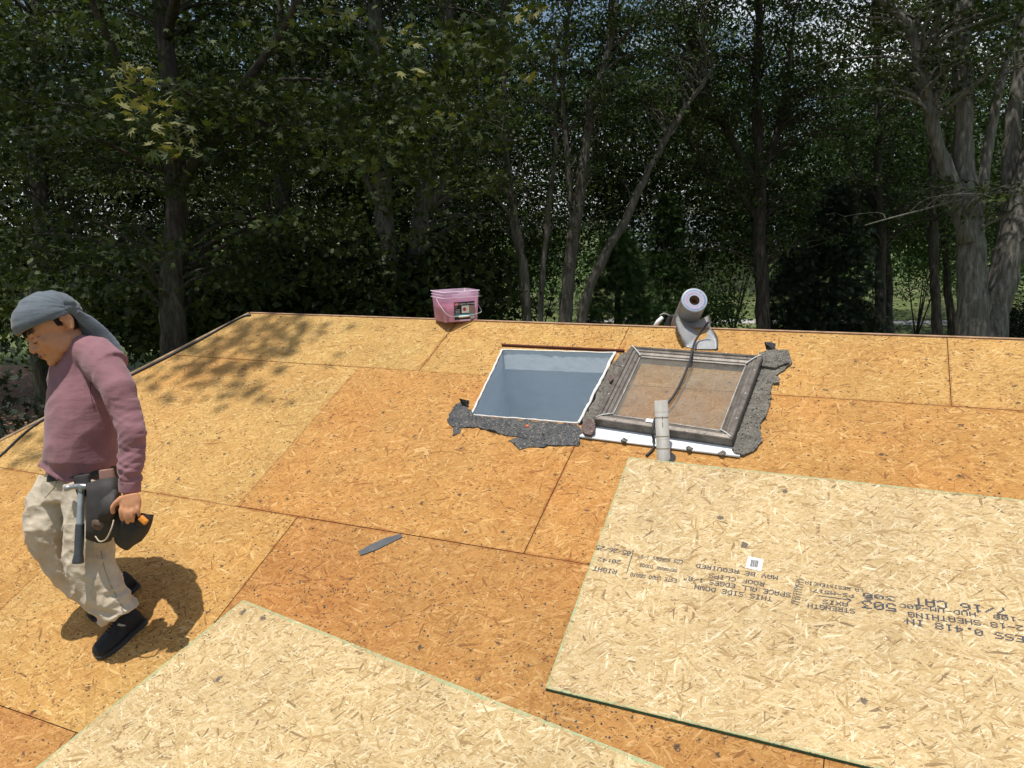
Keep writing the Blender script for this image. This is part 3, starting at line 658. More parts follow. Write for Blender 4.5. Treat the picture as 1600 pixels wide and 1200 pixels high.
H = (top - base).length; PR = .0302
o = link('pipe_wall', ring_tube(PR, PR - .004, -.15, H), None, PVC); o.matrix_world = Matrix.Translation(base) @ Mq; o.parent = pipe; o.matrix_parent_inverse = pipe.matrix_world.inverted()
for z in (.045, .1, .185):
    o2 = link('pipe_ring', ring_tube(PR + .0009, PR - .002, z, z + .004), None, simple('pipe_grime', (.30, .25, .19), .8)); o2.matrix_world = o.matrix_world; o2.parent = pipe; o2.matrix_parent_inverse = pipe.matrix_world.inverted()
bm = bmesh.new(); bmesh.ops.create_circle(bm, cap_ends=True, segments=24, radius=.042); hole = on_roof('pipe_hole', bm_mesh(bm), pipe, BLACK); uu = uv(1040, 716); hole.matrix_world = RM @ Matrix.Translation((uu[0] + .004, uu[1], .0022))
mk = bmesh.new(); cdir = Mq.inverted() @ (-ray(1036, 660)).normalized(); cdir.z = 0; cdir.normalize(); sd = Vector((-cdir.y, cdir.x, 0))
for zz, ww, hh in ((.155, .0016, .022), (.185, .0016, .016), (.148, .0022, .004)):
    c_ = cdir * (PR + .0006) + sd * .002; box(mk, (0, 0, 0), (1, 1, 1), Matrix.Translation((c_.x, c_.y, zz)) @ Matrix.Diagonal((ww, ww, hh, 1)))
o3 = link('pipe_mark', bm_mesh(mk), None, BLACK); o3.matrix_world = o.matrix_world; o3.parent = pipe; o3.matrix_parent_inverse = pipe.matrix_world.inverted()

# ------------------------------------------------------------------ black cord over the skylight
CORD = simple('black_cord', (.035, .035, .037), .55, .2, 40)
cp = [(1107, 503, .10), (1098, 515, .06), (1088, 530, .03), (1083, 543, HF + .012), (1077, 566, HF + .006), (1064, 598, HF - .008), (1050, 622, HF - .008), (1034, 640, HF - .010), (1024, 654, HF + .004), (1021, 664, HF + .010), (1019, 676, .05), (1022, 690, .018), (1020, 702, .008), (1010, 712, .007)]
P = catmull([rpx(x, y, h) for x, y, h in cp], 7)
tag(link('power_cord', tube_mesh(P, .0062, 8), None, CORD), 'thin black cord draped over the removed skylight and behind the vent pipe', 'cord')
cp = [(1021, 694, .010), (1027, 700, .007), (1030, 708, .007)]
# trim strip along the hip
pts = [(-60, 760), (0, 712), (30, 684), (62, 659), (130, 623), (205, 586), (300, 538), (372, 498), (392, 492)]
P = catmull([rpx(x, y, .008) for x, y in pts], 5)
tag(link('edge_strip', tube_mesh(P, .0065, 6), None, CORD), 'thin black strip running along the left sloping edge of the roof', 'trim strip')

# ------------------------------------------------------------------ membrane roll
def sheet_metalish(name, c, r=.5): return simple(name, c, r, .12, 14, metal=.15, bump=.3, bsc=20, spec=.5)
SILVER = sheet_metalish('silver_membrane', (.56, .57, .58)); SILVER_B = sheet_metalish('membrane_back', (.30, .29, .28)); CARD = simple('cardboard', (.30, .19, .11), .9)
n0 = at(1085, 469, 4.33 / ray(1085, 469).y); axd = Vector((-.34, .80, -.5)).normalized()
roll = empty('membrane_roll', n0 + axd * .9, 'silver grey roll of roofing membrane tilted over the ridge with its end partly unrolled', 'membrane roll')
Mr = Matrix.Translation(n0) @ axd.to_track_quat('Z', 'Y').to_matrix().to_4x4()
def prt(nm, me, mat, par, M):
    o = link(nm, me, None, mat); o.matrix_world = M; o.parent = par; o.matrix_parent_inverse = par.matrix_world.inverted(); return o
def annulus(r1, r0, z, seg=36, z2=None):
    z2 = z if z2 is None else z2
    bm = bmesh.new(); a = [bm.verts.new((r1 * cos(2 * pi * k / seg), r1 * sin(2 * pi * k / seg), z)) for k in range(seg)]; b = [bm.verts.new((r0 * cos(2 * pi * k / seg), r0 * sin(2 * pi * k / seg), z2)) for k in range(seg)]
    for k in range(seg): bm.faces.new((a[k], a[(k + 1) % seg], b[(k + 1) % seg], b[k]))
    return bm_mesh(bm)
prt('roll_body', ring_tube(.070, .026, 0.003, .95, 36), SILVER_B, roll, Mr)
g = N('roll_end_print'); v = g.coord(); rr = g.n('VectorMath', operation='LENGTH'); g.l(v, rr.inputs[0])
c = g.ramp(g.math('MULTIPLY', rr.outputs['Value'], 12), [(.30, (.42, .44, .5)), (.46, (.32, .36, .5)), (.52, (.50, .22, .3)), (.58, (.42, .45, .55)), (.70, (.12, .20, .42)), (.78, (.45, .47, .5)), (.86, (.25, .27, .3))])
wv = g.noise(v, 50, 3, .6); c = g.mix(g.rng(wv, .45, .6, 0, .5), c, (.42, .43, .46)); g.pbr(c, .35, spec=.5); ENDP = g.m
bm = bmesh.new(); seg = 40
L = []
for r, z in ((.0705, .012), (.0705, -.001), (.067, -.003), (.045, -.001), (.028, -.001)): L.append([bm.verts.new((r * cos(2 * pi * k / seg), r * sin(2 * pi * k / seg), z)) for k in range(seg)])
for a, b in zip(L, L[1:]):
    for k in range(seg): bm.faces.new((a[k], a[(k + 1) % seg], b[(k + 1) % seg], b[k]))
prt('roll_end', bm_mesh(bm, True), ENDP, roll, Mr)
prt('cardboard_core', ring_tube(.0275, .0195, -.003, .3, 28), CARD, roll, Mr @ Matrix.Diagonal((1, 1, 1, 1)))
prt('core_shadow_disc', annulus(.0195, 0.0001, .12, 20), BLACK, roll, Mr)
# unrolled tail
def grid_surface(cols, k=6, thick=.002):
    C = [catmull(c, k) for c in cols]; m = len(C[0]); rows = [catmull([C[j][i] for j in range(len(C))], 4) for i in range(m)]
    bm = bmesh.new(); V = [[bm.verts.new(p) for p in r] for r in rows]
    for i in range(len(V) - 1):
        for j in range(len(V[0]) - 1): bm.faces.new((V[i][j], V[i][j + 1], V[i + 1][j + 1], V[i + 1][j]))
    bmesh.ops.solidify(bm, geom=bm.faces[:], thickness=thick); return bm_mesh(bm, True)
Y4 = 4.36
def ay(px, py, y): d = ray(px, py); return d * (y / d.y)
tail = grid_surface([[ay(1068, 488, 4.42), ay(1054, 494, 4.36), ay(1056, 510, 4.26), ay(1064, 527, 4.19), rpx(1068, 540, .004), rpx(1070, 541, .004)],
                     [ay(1078, 497, 4.44), ay(1070, 504, 4.40), ay(1078, 519, 4.30), ay(1077, 533, 4.24), rpx(1076, 541, .004), rpx(1085, 545, .005)],
                     [ay(1092, 500, 4.46), ay(1084, 508, 4.42), ay(1093, 518, 4.36), ay(1093, 529, 4.30), rpx(1096, 533, .004), rpx(1102, 546, .006)],
                     [ay(1109, 490, 4.46), ay(1111, 503, 4.42), ay(1111, 512, 4.38), rpx(1117, 519, .010), rpx(1122, 531, .004), rpx(1122, 546, .006)]])
o = link('membrane_tail', tail, roll, SILVER)

# ------------------------------------------------------------------ tool behind the ridge
ng = empty('nail_gun', ay(1045, 505, 4.62), 'white and black nail gun half hidden behind the ridge, left of the membrane roll', 'nail gun')
bm = bmesh.new(); add_tube(bm, [ay(1044, 512, 4.62), ay(1050, 500, 4.62), ay(1056, 496, 4.66)], [.03, .034, .024], 12); add_tube(bm, [ay(1052, 498, 4.6), ay(1050, 492, 4.6)], [.024, .02], 10)
link('tool_body', fuse(bm, .005, 2), ng, simple('black_plastic', (.03, .03, .033), .45))
bm = bmesh.new(); add_tube(bm, [ay(1022, 512, 4.6), ay(1028, 503, 4.6), ay(1035, 496, 4.62)], [.012, .014, .012], 8); link('magazine', bm_mesh(bm, True), ng, WHITE_M)
bm = bmesh.new(); add_tube(bm, catmull([ay(1031, 493, 4.62), ay(1038, 490, 4.62), ay(1047, 494, 4.64), ay(1058, 503, 4.66)], 6), .005, 7); link('hose', bm_mesh(bm, True), ng, simple('grey_hose', (.3, .3, .3), .5))

# ------------------------------------------------------------------ bucket on the ridge
g = N('pink_plastic'); v = g.coord()
d = g.n('BsdfPrincipled'); d.inputs['Base Color'].default_value = (.70, .60, .71, 1); d.inputs['Roughness'].default_value = .3
tl_ = g.n('BsdfTranslucent'); tl_.inputs[0].default_value = (.80, .58, .74, 1); tp = g.n('BsdfTransparent'); tp.inputs[0].default_value = (.95, .75, .85, 1)
m1 = g.n('MixShader'); m1.inputs[0].default_value = .55; g.l(d.outputs[0], m1.inputs[1]); g.l(tl_.outputs[0], m1.inputs[2])
m2 = g.n('MixShader'); m2.inputs[0].default_value = .38; g.l(m1.outputs[0], m2.inputs[1]); g.l(tp.outputs[0], m2.inputs[2]); g.l(m2.outputs[0], g.o.inputs[0]); PINK = g.m
PINK2 = simple('clear_rim', (.78, .70, .80), .3, .05)
bx, by = ay(709, 500, 4.35).x, 4.38
BZ = rz + .005
view = Vector((-bx, -by, 0)).normalized(); rgt = Vector((-view.y, view.x, 0))
ang = radians(24); fn = view * cos(ang) + rgt * sin(ang); sx_ = Vector((-fn.y, fn.x, 0))
MB_ = Matrix((( sx_.x, -fn.x, 0, bx), (sx_.y, -fn.y, 0, by), (0, 0, 1, BZ), (0, 0, 0, 1)))   # local x right along front, y back
bk = empty('bucket', (bx, by, BZ), 'translucent pink rectangular plastic bucket standing on the roof ridge', 'bucket')
BW, BD, BH = .112, .092, .188
def rr_ring(bm, hw, hd, z, r=.02, k=4):
    L = []
    for cx, cy, a0 in ((hw - r, hd - r, 0), (-hw + r, hd - r, 90), (-hw + r, -hd + r, 180), (hw - r, -hd + r, 270)):
        for i in range(k + 1):
            a = radians(a0 + 90 * i / k); L.append(bm.verts.new((cx + r * cos(a), cy + r * sin(a), z)))
    return L
def rloft(prof, closed_bottom=True, cap_top=False):
    bm = bmesh.new(); R = [rr_ring(bm, a, b, z) for a, b, z in prof]
    for p, q in zip(R, R[1:]):
        n = len(p)
        for i in range(n): bm.faces.new((p[i], p[(i + 1) % n], q[(i + 1) % n], q[i]))
    if closed_bottom: bm.faces.new(R[0][::-1])
    if cap_top: bm.faces.new(R[-1])
    return bm_mesh(bm, True)
def tw(z): return BW + (.011) * z / BH, BD + .009 * z / BH
prt('bucket_shell', rloft([(BW, BD, 0), (*tw(.13), .13), (*tw(BH), BH), (tw(BH)[0] - .003, tw(BH)[1] - .003, BH), (tw(.1)[0] - .004, tw(.1)[1] - .004, .1), (BW - .004, BD - .004, .004)]), PINK, bk, MB_)
for z, ex in ((BH - .004, .006), (BH - .022, .005), (BH - .040, .007)):
    a, b = tw(z); prt('rim_band', rloft([(a + .0005, b + .0005, z), (a + ex, b + ex, z + .0008), (a + ex, b + ex, z + .0038), (a + .0005, b + .0005, z + .0046)], False), PINK2, bk, MB_)
prt('bucket_contents', rloft([(BW - .008, BD - .008, .006), (BW - .006, BD - .006, .085), (BW - .02, BD - .02, .098)], True, True), simple('pink_caps', (.72, .34, .42), .5, .3, 40), bk, MB_)
# label
LBM = MB_ @ Matrix(((1, 0, 0, 0), (0, 0, -1, -BD - .0105), (0, 1, 0, 0), (0, 0, 0, 1)))
def rect_me(x0, y0, x1, y1, z=0): return mesh([(x0, y0, z), (x1, y0, z), (x1, y1, z), (x0, y1, z)], [(0, 1, 2, 3)])
lab = prt('bucket_label', rect_me(-.055, .012, .085, .122), BLACK, bk, LBM)
def lp(nm, x0, y0, x1, y1, c, z=.0006): return prt(nm, rect_me(x0, y0, x1, y1, z), simple('print_' + nm, c, .6, .03), lab, LBM)
lp('logo_box', -.053, .100, -.024, .119, (.6, .03, .03)); 
lp('picture_tray', -.005, .052, .045, .098, (.78, .76, .72)); lp('picture_roof', .045, .045, .083, .098, (.33, .24, .21)); lp('teal_band', -.053, .034, .083, .046, (.16, .42, .42)); lp('bottom_note', .052, .014, .083, .032, (.6, .5, .5))
bm = bmesh.new(); bmesh.ops.create_circle(bm, cap_ends=True, segments=18, radius=.0115); o = prt('red_dot', bm_mesh(bm), simple('dot_red', (.6, .04, .03), .6), lab, LBM @ Matrix.Translation((.014, .075, .0012)))
def ltext(s, x, y, size, c=WHITE, z=.0012):
    me = text_mesh(s); o = prt('label_text', me, c, lab, LBM @ Matrix.Translation((x, y, z)) @ Matrix.Diagonal((size, size, 1, 1))); return o
ltext('GR', -.050, .103, .016); ltext('PLASTIC CAP NAILS', -.020, .105, .0118); ltext('1"', -.048, .085, .012)
for yy in (.072, .062, .053): ltext('1,000 PCS', -.050, yy, .0075)
# wire handle, hanging on the front
a_, b_ = tw(.145)
hp = [(-a_ - .006, 0, .145), (-a_ - .012, -.03, .125), (-a_ + .004, -b_ - .016, .06), (-a_ * .62, -b_ - .028, .038), (-.03, -b_ - .024, .036), (.03, -b_ - .024, .037), (a_ * .7, -b_ - .022, .044), (a_ + .010, -b_ - .004, .055), (a_ + .016, -.04, .095), (a_ + .006, 0, .145)]
prt('wire_handle', tube_mesh(catmull([Vector(p) for p in hp], 8), .0012, 6), WHITE_M, bk, MB_)
prt('handle_grip', tube_mesh([Vector((-.035, -b_ - .0255, .034)), Vector((.035, -b_ - .0255, .034))], .0065, 10), WHITE_M, bk, MB_)

# =================================================================== the roofer
XR = Vector((CM[0][0], CM[1][0], CM[2][0])); XU = Vector((CM[0][1], CM[1][1], CM[2][1]))
def fabric(name, a, b, wsc=300, rough=.9, st=None):
    g = N(name); v = g.coord(); f = g.noise(v, 9, 6, .65)
    c = g.ramp(f, [(.3, a), (.7, b)])
    if st: c = g.mix(g.rng(g.noise(v, st[0], 5, .7), st[1], st[1] + .15, 0, st[3] if len(st) > 3 else .6), c, st[2])
    wv = g.noise(g.mapping(v, (1, 1, 1)), wsc, 2, .5); wr = g.noise(g.mapping(v, (1, 1, 3.2)), 16, 4, .6)
    h = g.math('ADD', g.math('MULTIPLY', wv, .12), g.math('MULTIPLY', wr, 1.0))
    g.pbr(c, rough, g.bump(h, .5, .006), spec=.12, **{'Sheen Weight': .2}); return g.m
SHIRT = fabric('mauve_shirt_cloth', (.215, .105, .122), (.285, .145, .162))
PANTS = fabric('khaki_trouser_cloth', (.44, .37, .27), (.58, .50, .39), st=(5, .50, (.36, .27, .18), .55))
WRAP = fabric('grey_headwrap_cloth', (.088, .105, .122), (.135, .157, .178))
g = N('skin'); v = g.coord(); f = g.noise(v, 30, 4, .6); c = g.ramp(f, [(.3, (.46, .215, .105)), (.7, (.56, .27, .14))])
g.pbr(c, .5, g.bump(g.noise(v, 160, 3, .6), .2, .002), spec=.4, **{'Subsurface Weight': .12, 'Subsurface Scale': .01, 'Subsurface Radius': (1, .35, .2)}); SKIN = g.m
HAIR = simple('black_hair', (.012, .010, .009), .6, .3, 60)
LEATH = simple('black_leather', (.028, .024, .022), .72, .4, 12, bump=.5, bsc=40, spec=.5)
LEATHB = simple('brown_suede', (.13, .085, .06), .85, .3, 14, bump=.4)
SHOE = simple('black_shoe', (.014, .014, .016), .6, .3, 40, bump=.4, bsc=200); SOLE = simple('shoe_sole', (.045, .045, .048), .7, .2, 20); SOLEW = simple('grey_trim', (.35, .34, .32), .6)
STEEL = simple('hammer_steel', (.33, .34, .35), .35, .2, 20, metal=.7); GRIP = simple('hammer_grip', (.055, .065, .072), .6, .2, 20); GRIPB = simple('hammer_sleeve', (.27, .30, .32), .45, .1, 20)
NOISE = noise.noise
def nz3(p, s, o=0): return NOISE(Vector((p.x * s[0] + o, p.y * s[1] + o, p.z * s[2])))
DN = 3.28                                            # depth of the torso
foot_n = rpx(190, 1010); dfn = 3.2
man = empty('person', foot_n, 'man in mauve shirt, khaki trousers and grey headwrap walking on the roof, looking down', 'person')
def L(*r): return [(at(x, y, d), hw, hd) for x, y, d, hw, hd in r]
def part(nm, me, mat, par=man):
    return link(nm, me, par, mat)
# ---- head frame
HC = at(83, 514, DN - .04); yw, pt = radians(75), radians(23)
F = Vector((-cos(pt) * cos(yw), -cos(pt) * sin(yw), -sin(pt))).normalized()
LFT = Vector((sin(yw), -cos(yw), 0)); UPH = F.cross(LFT).normalized()
if UPH.z < 0: UPH = -UPH
rr0 = radians(17); LFT, UPH = LFT * cos(rr0) + UPH * sin(rr0), UPH * cos(rr0) - LFT * sin(rr0)
rollh = radians(0)
HM = Matrix((( F.x, LFT.x, UPH.x, HC.x), (F.y, LFT.y, UPH.y, HC.y), (F.z, LFT.z, UPH.z, HC.z), (0, 0, 0, 1)))
HS = 1.11
HM = HM @ Matrix.Scale(HS, 4)
def hl(x, y, z): return HM @ Vector((x, y, z))
def head_shapes(bm):
    def E(c, r, ry=0, rz_=0): add_ell(bm, HM @ Matrix.Translation(c) @ Matrix.Rotation(radians(ry), 4, 'Y') @ Matrix.Rotation(radians(rz_), 4, 'Z'), r, 24)
    E((-.012, 0, .028), (.098, .076, .084))                # skull
    E((.030, 0, -.036), (.060, .064, .068))                # face block
    E((.046, 0, -.082), (.040, .040, .030))                # chin and jaw
    E((.072, 0, -.100), (.018, .022, .014))
    for s in (1, -1):
        E((.052, s * .036, -.032), (.030, .024, .024))     # cheek
        E((.010, s * .046, -.060), (.046, .018, .030), 25) # jaw line
        E((.074, s * .028, .014), (.018, .024, .009))      # brow
        E((-.032, s * .079, -.006), (.014, .007, .027), -8)  # ear
        hx = [hl(-.022, s * .078, -.024), hl(-.032, s * .084, -.034), hl(-.042, s * .087, -.022), hl(-.050, s * .090, -.002), hl(-.047, s * .090, .014), hl(-.034, s * .088, .024), hl(-.020, s * .084, .018), hl(-.016, s * .080, .004)]
        add_tube(bm, catmull(hx, 4), .0052, 8); add_tube(bm, catmull([hl(-.036, s * .084, .010), hl(-.037, s * .086, -.006), hl(-.030, s * .083, -.018)], 4), .0035, 8)
        E((.0905, s * .013, -.040), (.009, .008, .007))     # nostril
        E((.078, s * .029, -.008), (.013, .017, .010))     # eyelid
    r = [(hl(.078, 0, .012), .010 * HS, .008 * HS), (hl(.092, 0, -.012), .010 * HS, .009 * HS), (hl(.103, 0, -.034), .012 * HS, .011 * HS), (hl(.098, 0, -.043), .010 * HS, .009 * HS)]
    add_loft(bm, r, 12)
    E((.084, 0, -.060), (.014, .024, .0065)); E((.082, 0, -.072), (.013, .020, .0070))    # lips
    E((.079, 0, -.052), (.013, .024, .010))
# ---- body: one continuous mesh (head, neck, trunk, arms, hands, legs)
bm = bmesh.new(); head_shapes(bm)
add_loft(bm, [(hl(-.035, 0, -.02), .052, .052), (at(108, 532, DN - .01), .056, .055), (at(120, 560, DN + .02), .062, .06), (at(126, 590, DN + .03), .10, .09)], 18)
TOR = [(122, 560, DN + .02, .075, .075), (126, 585, DN + .02, .125, .10), (131, 625, DN + .02, .142, .135), (130, 675, DN + .01, .140, .145), (128, 715, DN + .01, .140, .145), (128, 755, DN + .02, .135, .12)]
add_loft(bm, L(*[(a, b, c, d - .02, e_ - .02) for a, b, c, d, e_ in TOR]), 20)
ARM = [(168, 577, DN - .09, .068, .066), (185, 608, DN - .14, .068, .064), (199, 650, DN - .155, .057, .054), (207, 678, DN - .18, .054, .05), (206, 705, DN - .18, .050, .046), (204, 735, DN - .20, .046, .041), (203, 758, DN - .20, .040, .036)]
add_loft(bm, L(*[(a, b, c, d - .016, e_ - .014) for a, b, c, d, e_ in ARM]), 16)
add_loft(bm, L((203, 750, DN - .20, .027, .024), (204, 770, DN - .20, .029, .022), (204, 778, DN - .20, .033, .021)), 14)
# hidden right arm, hanging on the far side
ARMF = [(95, 590, DN + .12, .052, .052), (92, 640, DN + .19, .05, .05), (98, 690, DN + .22, .045, .045), (100, 735, DN + .20, .036, .036)]
add_loft(bm, L(*[(a, b, c, d - .01, e_ - .01) for a, b, c, d, e_ in ARMF]), 14)
# left hand: palm and five fingers round the pouch rim
dH = DN - .235
palm = L((204, 772, dH, .032, .019), (205, 782, dH - .004, .040, .019), (204, 790, dH - .008, .042, .018), (203, 796, dH - .010, .039, .014))
add_loft(bm, palm, 16)
def finger(pts, r0, r1):
    P = catmull([at(x, y, dH + d) for x, y, d in pts], 5); n = len(P)
    add_tube(bm, P, [r0 + (r1 - r0) * i / (n - 1) + (.0009 if i in (5, 10) else 0) for i in range(n)], 10)
finger([(192, 788, -.008), (189, 798, -.022), (190, 808, -.020), (192, 813, -.008)], .0098, .0078)
finger([(199, 790, -.010), (197, 801, -.026), (198, 812, -.024), (200, 817, -.010)], .0098, .0078)
finger([(207, 790, -.010), (206, 800, -.026), (207, 810, -.024), (208, 815, -.010)], .0094, .0074)
finger([(213, 787, -.008), (215, 795, -.020), (217, 803, -.018), (217, 807, -.006)], .0082, .0064)
finger([(191, 777, -.004), (182, 785, -.012), (176, 793, -.014), (177, 803, -.008)], .0112, .0088)
# right hand (hidden behind the trunk), relaxed
dR = DN + .19
add_loft(bm, L((100, 735, dR, .028, .022), (99, 750, dR, .036, .018), (98, 762, dR, .036, .016)), 12)
for i in range(4):
    P = catmull([at(89 + i * 6, 760, dR), at(87 + i * 6.5, 774, dR), at(89 + i * 6, 786 - abs(i - 1.5) * 2, dR + .008)], 4); add_tube(bm, P, [.009 - .0025 * j / 8 for j in range(len(P))], 8)
P = catmull([at(112, 746, dR), at(119, 757, dR - .01), at(118, 768, dR - .01)], 4); add_tube(bm, P, [.011 - .003 * j / 8 for j in range(len(P))], 8)
LEGN = [(138, 755, DN - .02, .108, .105), (141, 800, DN - .04, .106, .10), (140, 845, DN - .06, .104, .095), (139, 872, DN - .07, .100, .09), (149, 900, DN - .07, .098, .085), (165, 928, DN - .07, .090, .078), (182, 950, DN - .07, .080, .068), (188, 962, DN - .07, .084, .07)]
LEGF = [(100, 755, DN + .07, .105, .10), (82, 790, DN + .04, .104, .095), (71, 825, DN + .01, .092, .085), (82, 858, DN + .03, .084, .078), (112, 893, DN + .07, .082, .072), (145, 925, DN + .09, .076, .066), (166, 944, DN + .10, .068, .06)]
add_loft(bm, L(*[(a, b, c, d - .03, e_ - .025) for a, b, c, d, e_ in LEGN]), 16)
add_loft(bm, L(*[(a, b, c, d - .03, e_ - .025) for a, b, c, d, e_ in LEGF]), 16)
body = part('body', fuse(bm, .0049, 2), SKIN)
# sockets and slight asymmetry are in the mesh; eyes, brows and lips as parts
from mathutils.bvhtree import BVHTree
def tree_of(o): return BVHTree.FromPolygons([v.co for v in o.data.vertices], [tuple(p.vertices) for p in o.data.polygons])
bvh = tree_of(body)
def onface(y, z, out=.001):
    o_ = hl(.2, y, z); h_ = bvh.ray_cast(o_, -F); return (h_[0] + F * out) if h_[0] else hl(.09, y, z)
def fline(nm, yz, r, mat, out=.0006):
    P = catmull([onface(y, z, out) for y, z in yz], 4); n = len(P)
    return part(nm, tube_mesh(P, [r * (.35 + .65 * sin(pi * (i + .6) / (n + .2))) for i in range(n)], 8), mat)
LIPM = simple('lips', (.30, .095, .075), .45)
for s in (1, -1):
    fline('eyebrow', [(s * .012, .016), (s * .024, .0215), (s * .036, .021), (s * .050, .013)], .0042, HAIR, .0)
    fline('eyelash', [(s * .014, -.0125), (s * .022, -.0155), (s * .032, -.0160), (s * .044, -.0120)], .0030, HAIR, .0004)
    fline('eyelid_crease', [(s * .015, -.002), (s * .026, .003), (s * .036, .002), (s * .045, -.003)], .0012, LIPM, .0002)
fline('mouth_line', [(-.023, -.0665), (-.010, -.0650), (0, -.0658), (.010, -.0650), (.023, -.0665)], .0014, HAIR, .0006)
fline('lip', [(-.020, -.0635), (-.008, -.0605), (0, -.0615), (.008, -.0605), (.020, -.0635)], .0036, LIPM, -.0008)
fline('lip', [(-.018, -.0690), (0, -.0715), (.018, -.0690)], .0042, LIPM, -.0010)
# hair at the nape, temple and fringe
def strands(nm, segs, r=.0009):
    b = bmesh.new()
    for a, c in segs: add_tube(b, [a, a.lerp(c, .5) + Vector((0, 0, .001)), c], [r, r * .8, r * .3], 5)
    o = part(nm, bm_mesh(b, True), HAIR); o['kind'] = 'stuff'; return o
sg = []
for _ in range(80):
    y = random.uniform(-.05, .055); x = sqrt(max(0, .088 ** 2 - (y * 1.15) ** 2)) + .004; z = .036 + random.uniform(-.004, .006)
    sg.append((hl(x - .004, y, z + .008), hl(x + random.uniform(.001, .004), y + random.uniform(-.008, .008), z - random.uniform(.008, .022))))
for _ in range(0):
    x = random.uniform(.010, .026); sg.append((hl(x, .0745, .03), hl(x + random.uniform(-.006, .004), .0755, .03 - random.uniform(.02, .05))))
for _ in range(0):
    a = random.uniform(radians(100), radians(200)); x, y = -.012 + .098 * cos(a), .078 * sin(a); z = random.uniform(-.03, .0); sg.append((hl(x * .97, y * .97, z + .02), hl(x * .96, y * .96, z - .02)))
for _ in range(420):        # sideburn and nape, combed down under the wrap
    y0 = random.choice((1, 1, -1)); x = random.uniform(-.014, .004); z = random.uniform(.004, .05) + x * .6
    o_ = HM @ Vector((x, y0 * .2, z)); h_ = bvh.ray_cast(o_, (HM.to_3x3() @ Vector((0, -y0, 0))).normalized())
    if h_[0]: a_ = h_[0]; sg.append((a_ + (HM.to_3x3() @ Vector((0, y0, 0))) * .0012, a_ + HM.to_3x3() @ Vector((-.002, y0 * .0012, -.010))))
for _ in range(1500):
    th = random.uniform(radians(125), radians(235)); z = random.uniform(-.035, .03); dr_ = (HM.to_3x3() @ Vector((cos(th), sin(th), 0))).normalized(); h_ = bvh.ray_cast(HM @ Vector((-.01, 0, z)) + dr_ * .3, -dr_)
    if h_[0]: a_ = h_[0] + dr_ * .001; sg.append((a_, a_ + HM.to_3x3() @ Vector((0, 0, -.012)) + dr_ * .0015))
strands('hair', sg)
# ---- headwrap
bm = bmesh.new(); add_ell(bm, HM @ Matrix.Translation((-.004, 0, .034)), (.122, .104, .108), 40)
inv = HM.inverted()
bmesh.ops.bisect_plane(bm, geom=bm.verts[:] + bm.edges[:] + bm.faces[:], plane_co=hl(.09, 0, .037), plane_no=(HM.to_3x3() @ Vector((-.16, 0, 1))).normalized(), clear_inner=True)
es = [e for e in bm.edges if e.is_boundary]
bmesh.ops.holes_fill(bm, edges=es)
K0 = at(113, 481, DN - .07)
def wrapd(p, n):
    q = inv @ p; k = q - (inv @ K0); r = k.length; th = math.atan2(k.z, k.x + .001)
    f = NOISE(Vector((th * 5.5, r * 5, 2.0))) * .0075 + NOISE(Vector((th * 12, r * 9, 5))) * .0035
    return f * min(1, .35 + .012 / (r + .02)) * 1.2
wrap = part('headwrap', fuse(bm, .005, 3, wrapd), WRAP)
bm = bmesh.new(); K = at(113, 481, DN - .07)
add_ell(bm, Matrix.Translation(K), (.026, .03, .024), 16)
add_loft(bm, [(at(101, 466, DN - .09), .012, .01), (at(108, 472, DN - .09), .02, .014), (K, .024, .02), (at(120, 492, DN - .07), .016, .012)], 12)
def knd(p, n): return NOISE(p * 55) * .004 + NOISE(p * 120) * .0015
part('knot', fuse(bm, .004, 2, knd), WRAP, wrap)
def ribbon(pts, wd, th=.006, nm='tail'):
    b = bmesh.new(); P = catmull([at(x, y, d) for x, y, d in pts], 6); n = len(P); rg_ = []
    for i, p in enumerate(P):
        k_ = i / (n - 1) * (len(wd) - 1); j = min(int(k_), len(wd) - 2); w_ = wd[j] + (wd[j + 1] - wd[j]) * (k_ - j); rg_.append((p, w_, th))
    add_loft(b, rg_, 14)
    part(nm, fuse(b, .004, 2, lambda p, n: NOISE(Vector((p.x * 20, p.y * 20, p.z * 6))) * .007 * 1), WRAP, wrap)
ribbon([(112, 484, DN - .08), (132, 500, DN - .05), (155, 516, DN - .03), (176, 536, DN - .02), (192, 560, DN - .02), (201, 588, DN - .03), (204, 606, DN - .05)], (.018, .026, .026, .022, .017, .012, .005))
ribbon([(112, 488, DN - .06), (128, 512, DN + .0), (148, 526, DN + .03), (165, 536, DN + .05)], (.018, .026, .02, .01))
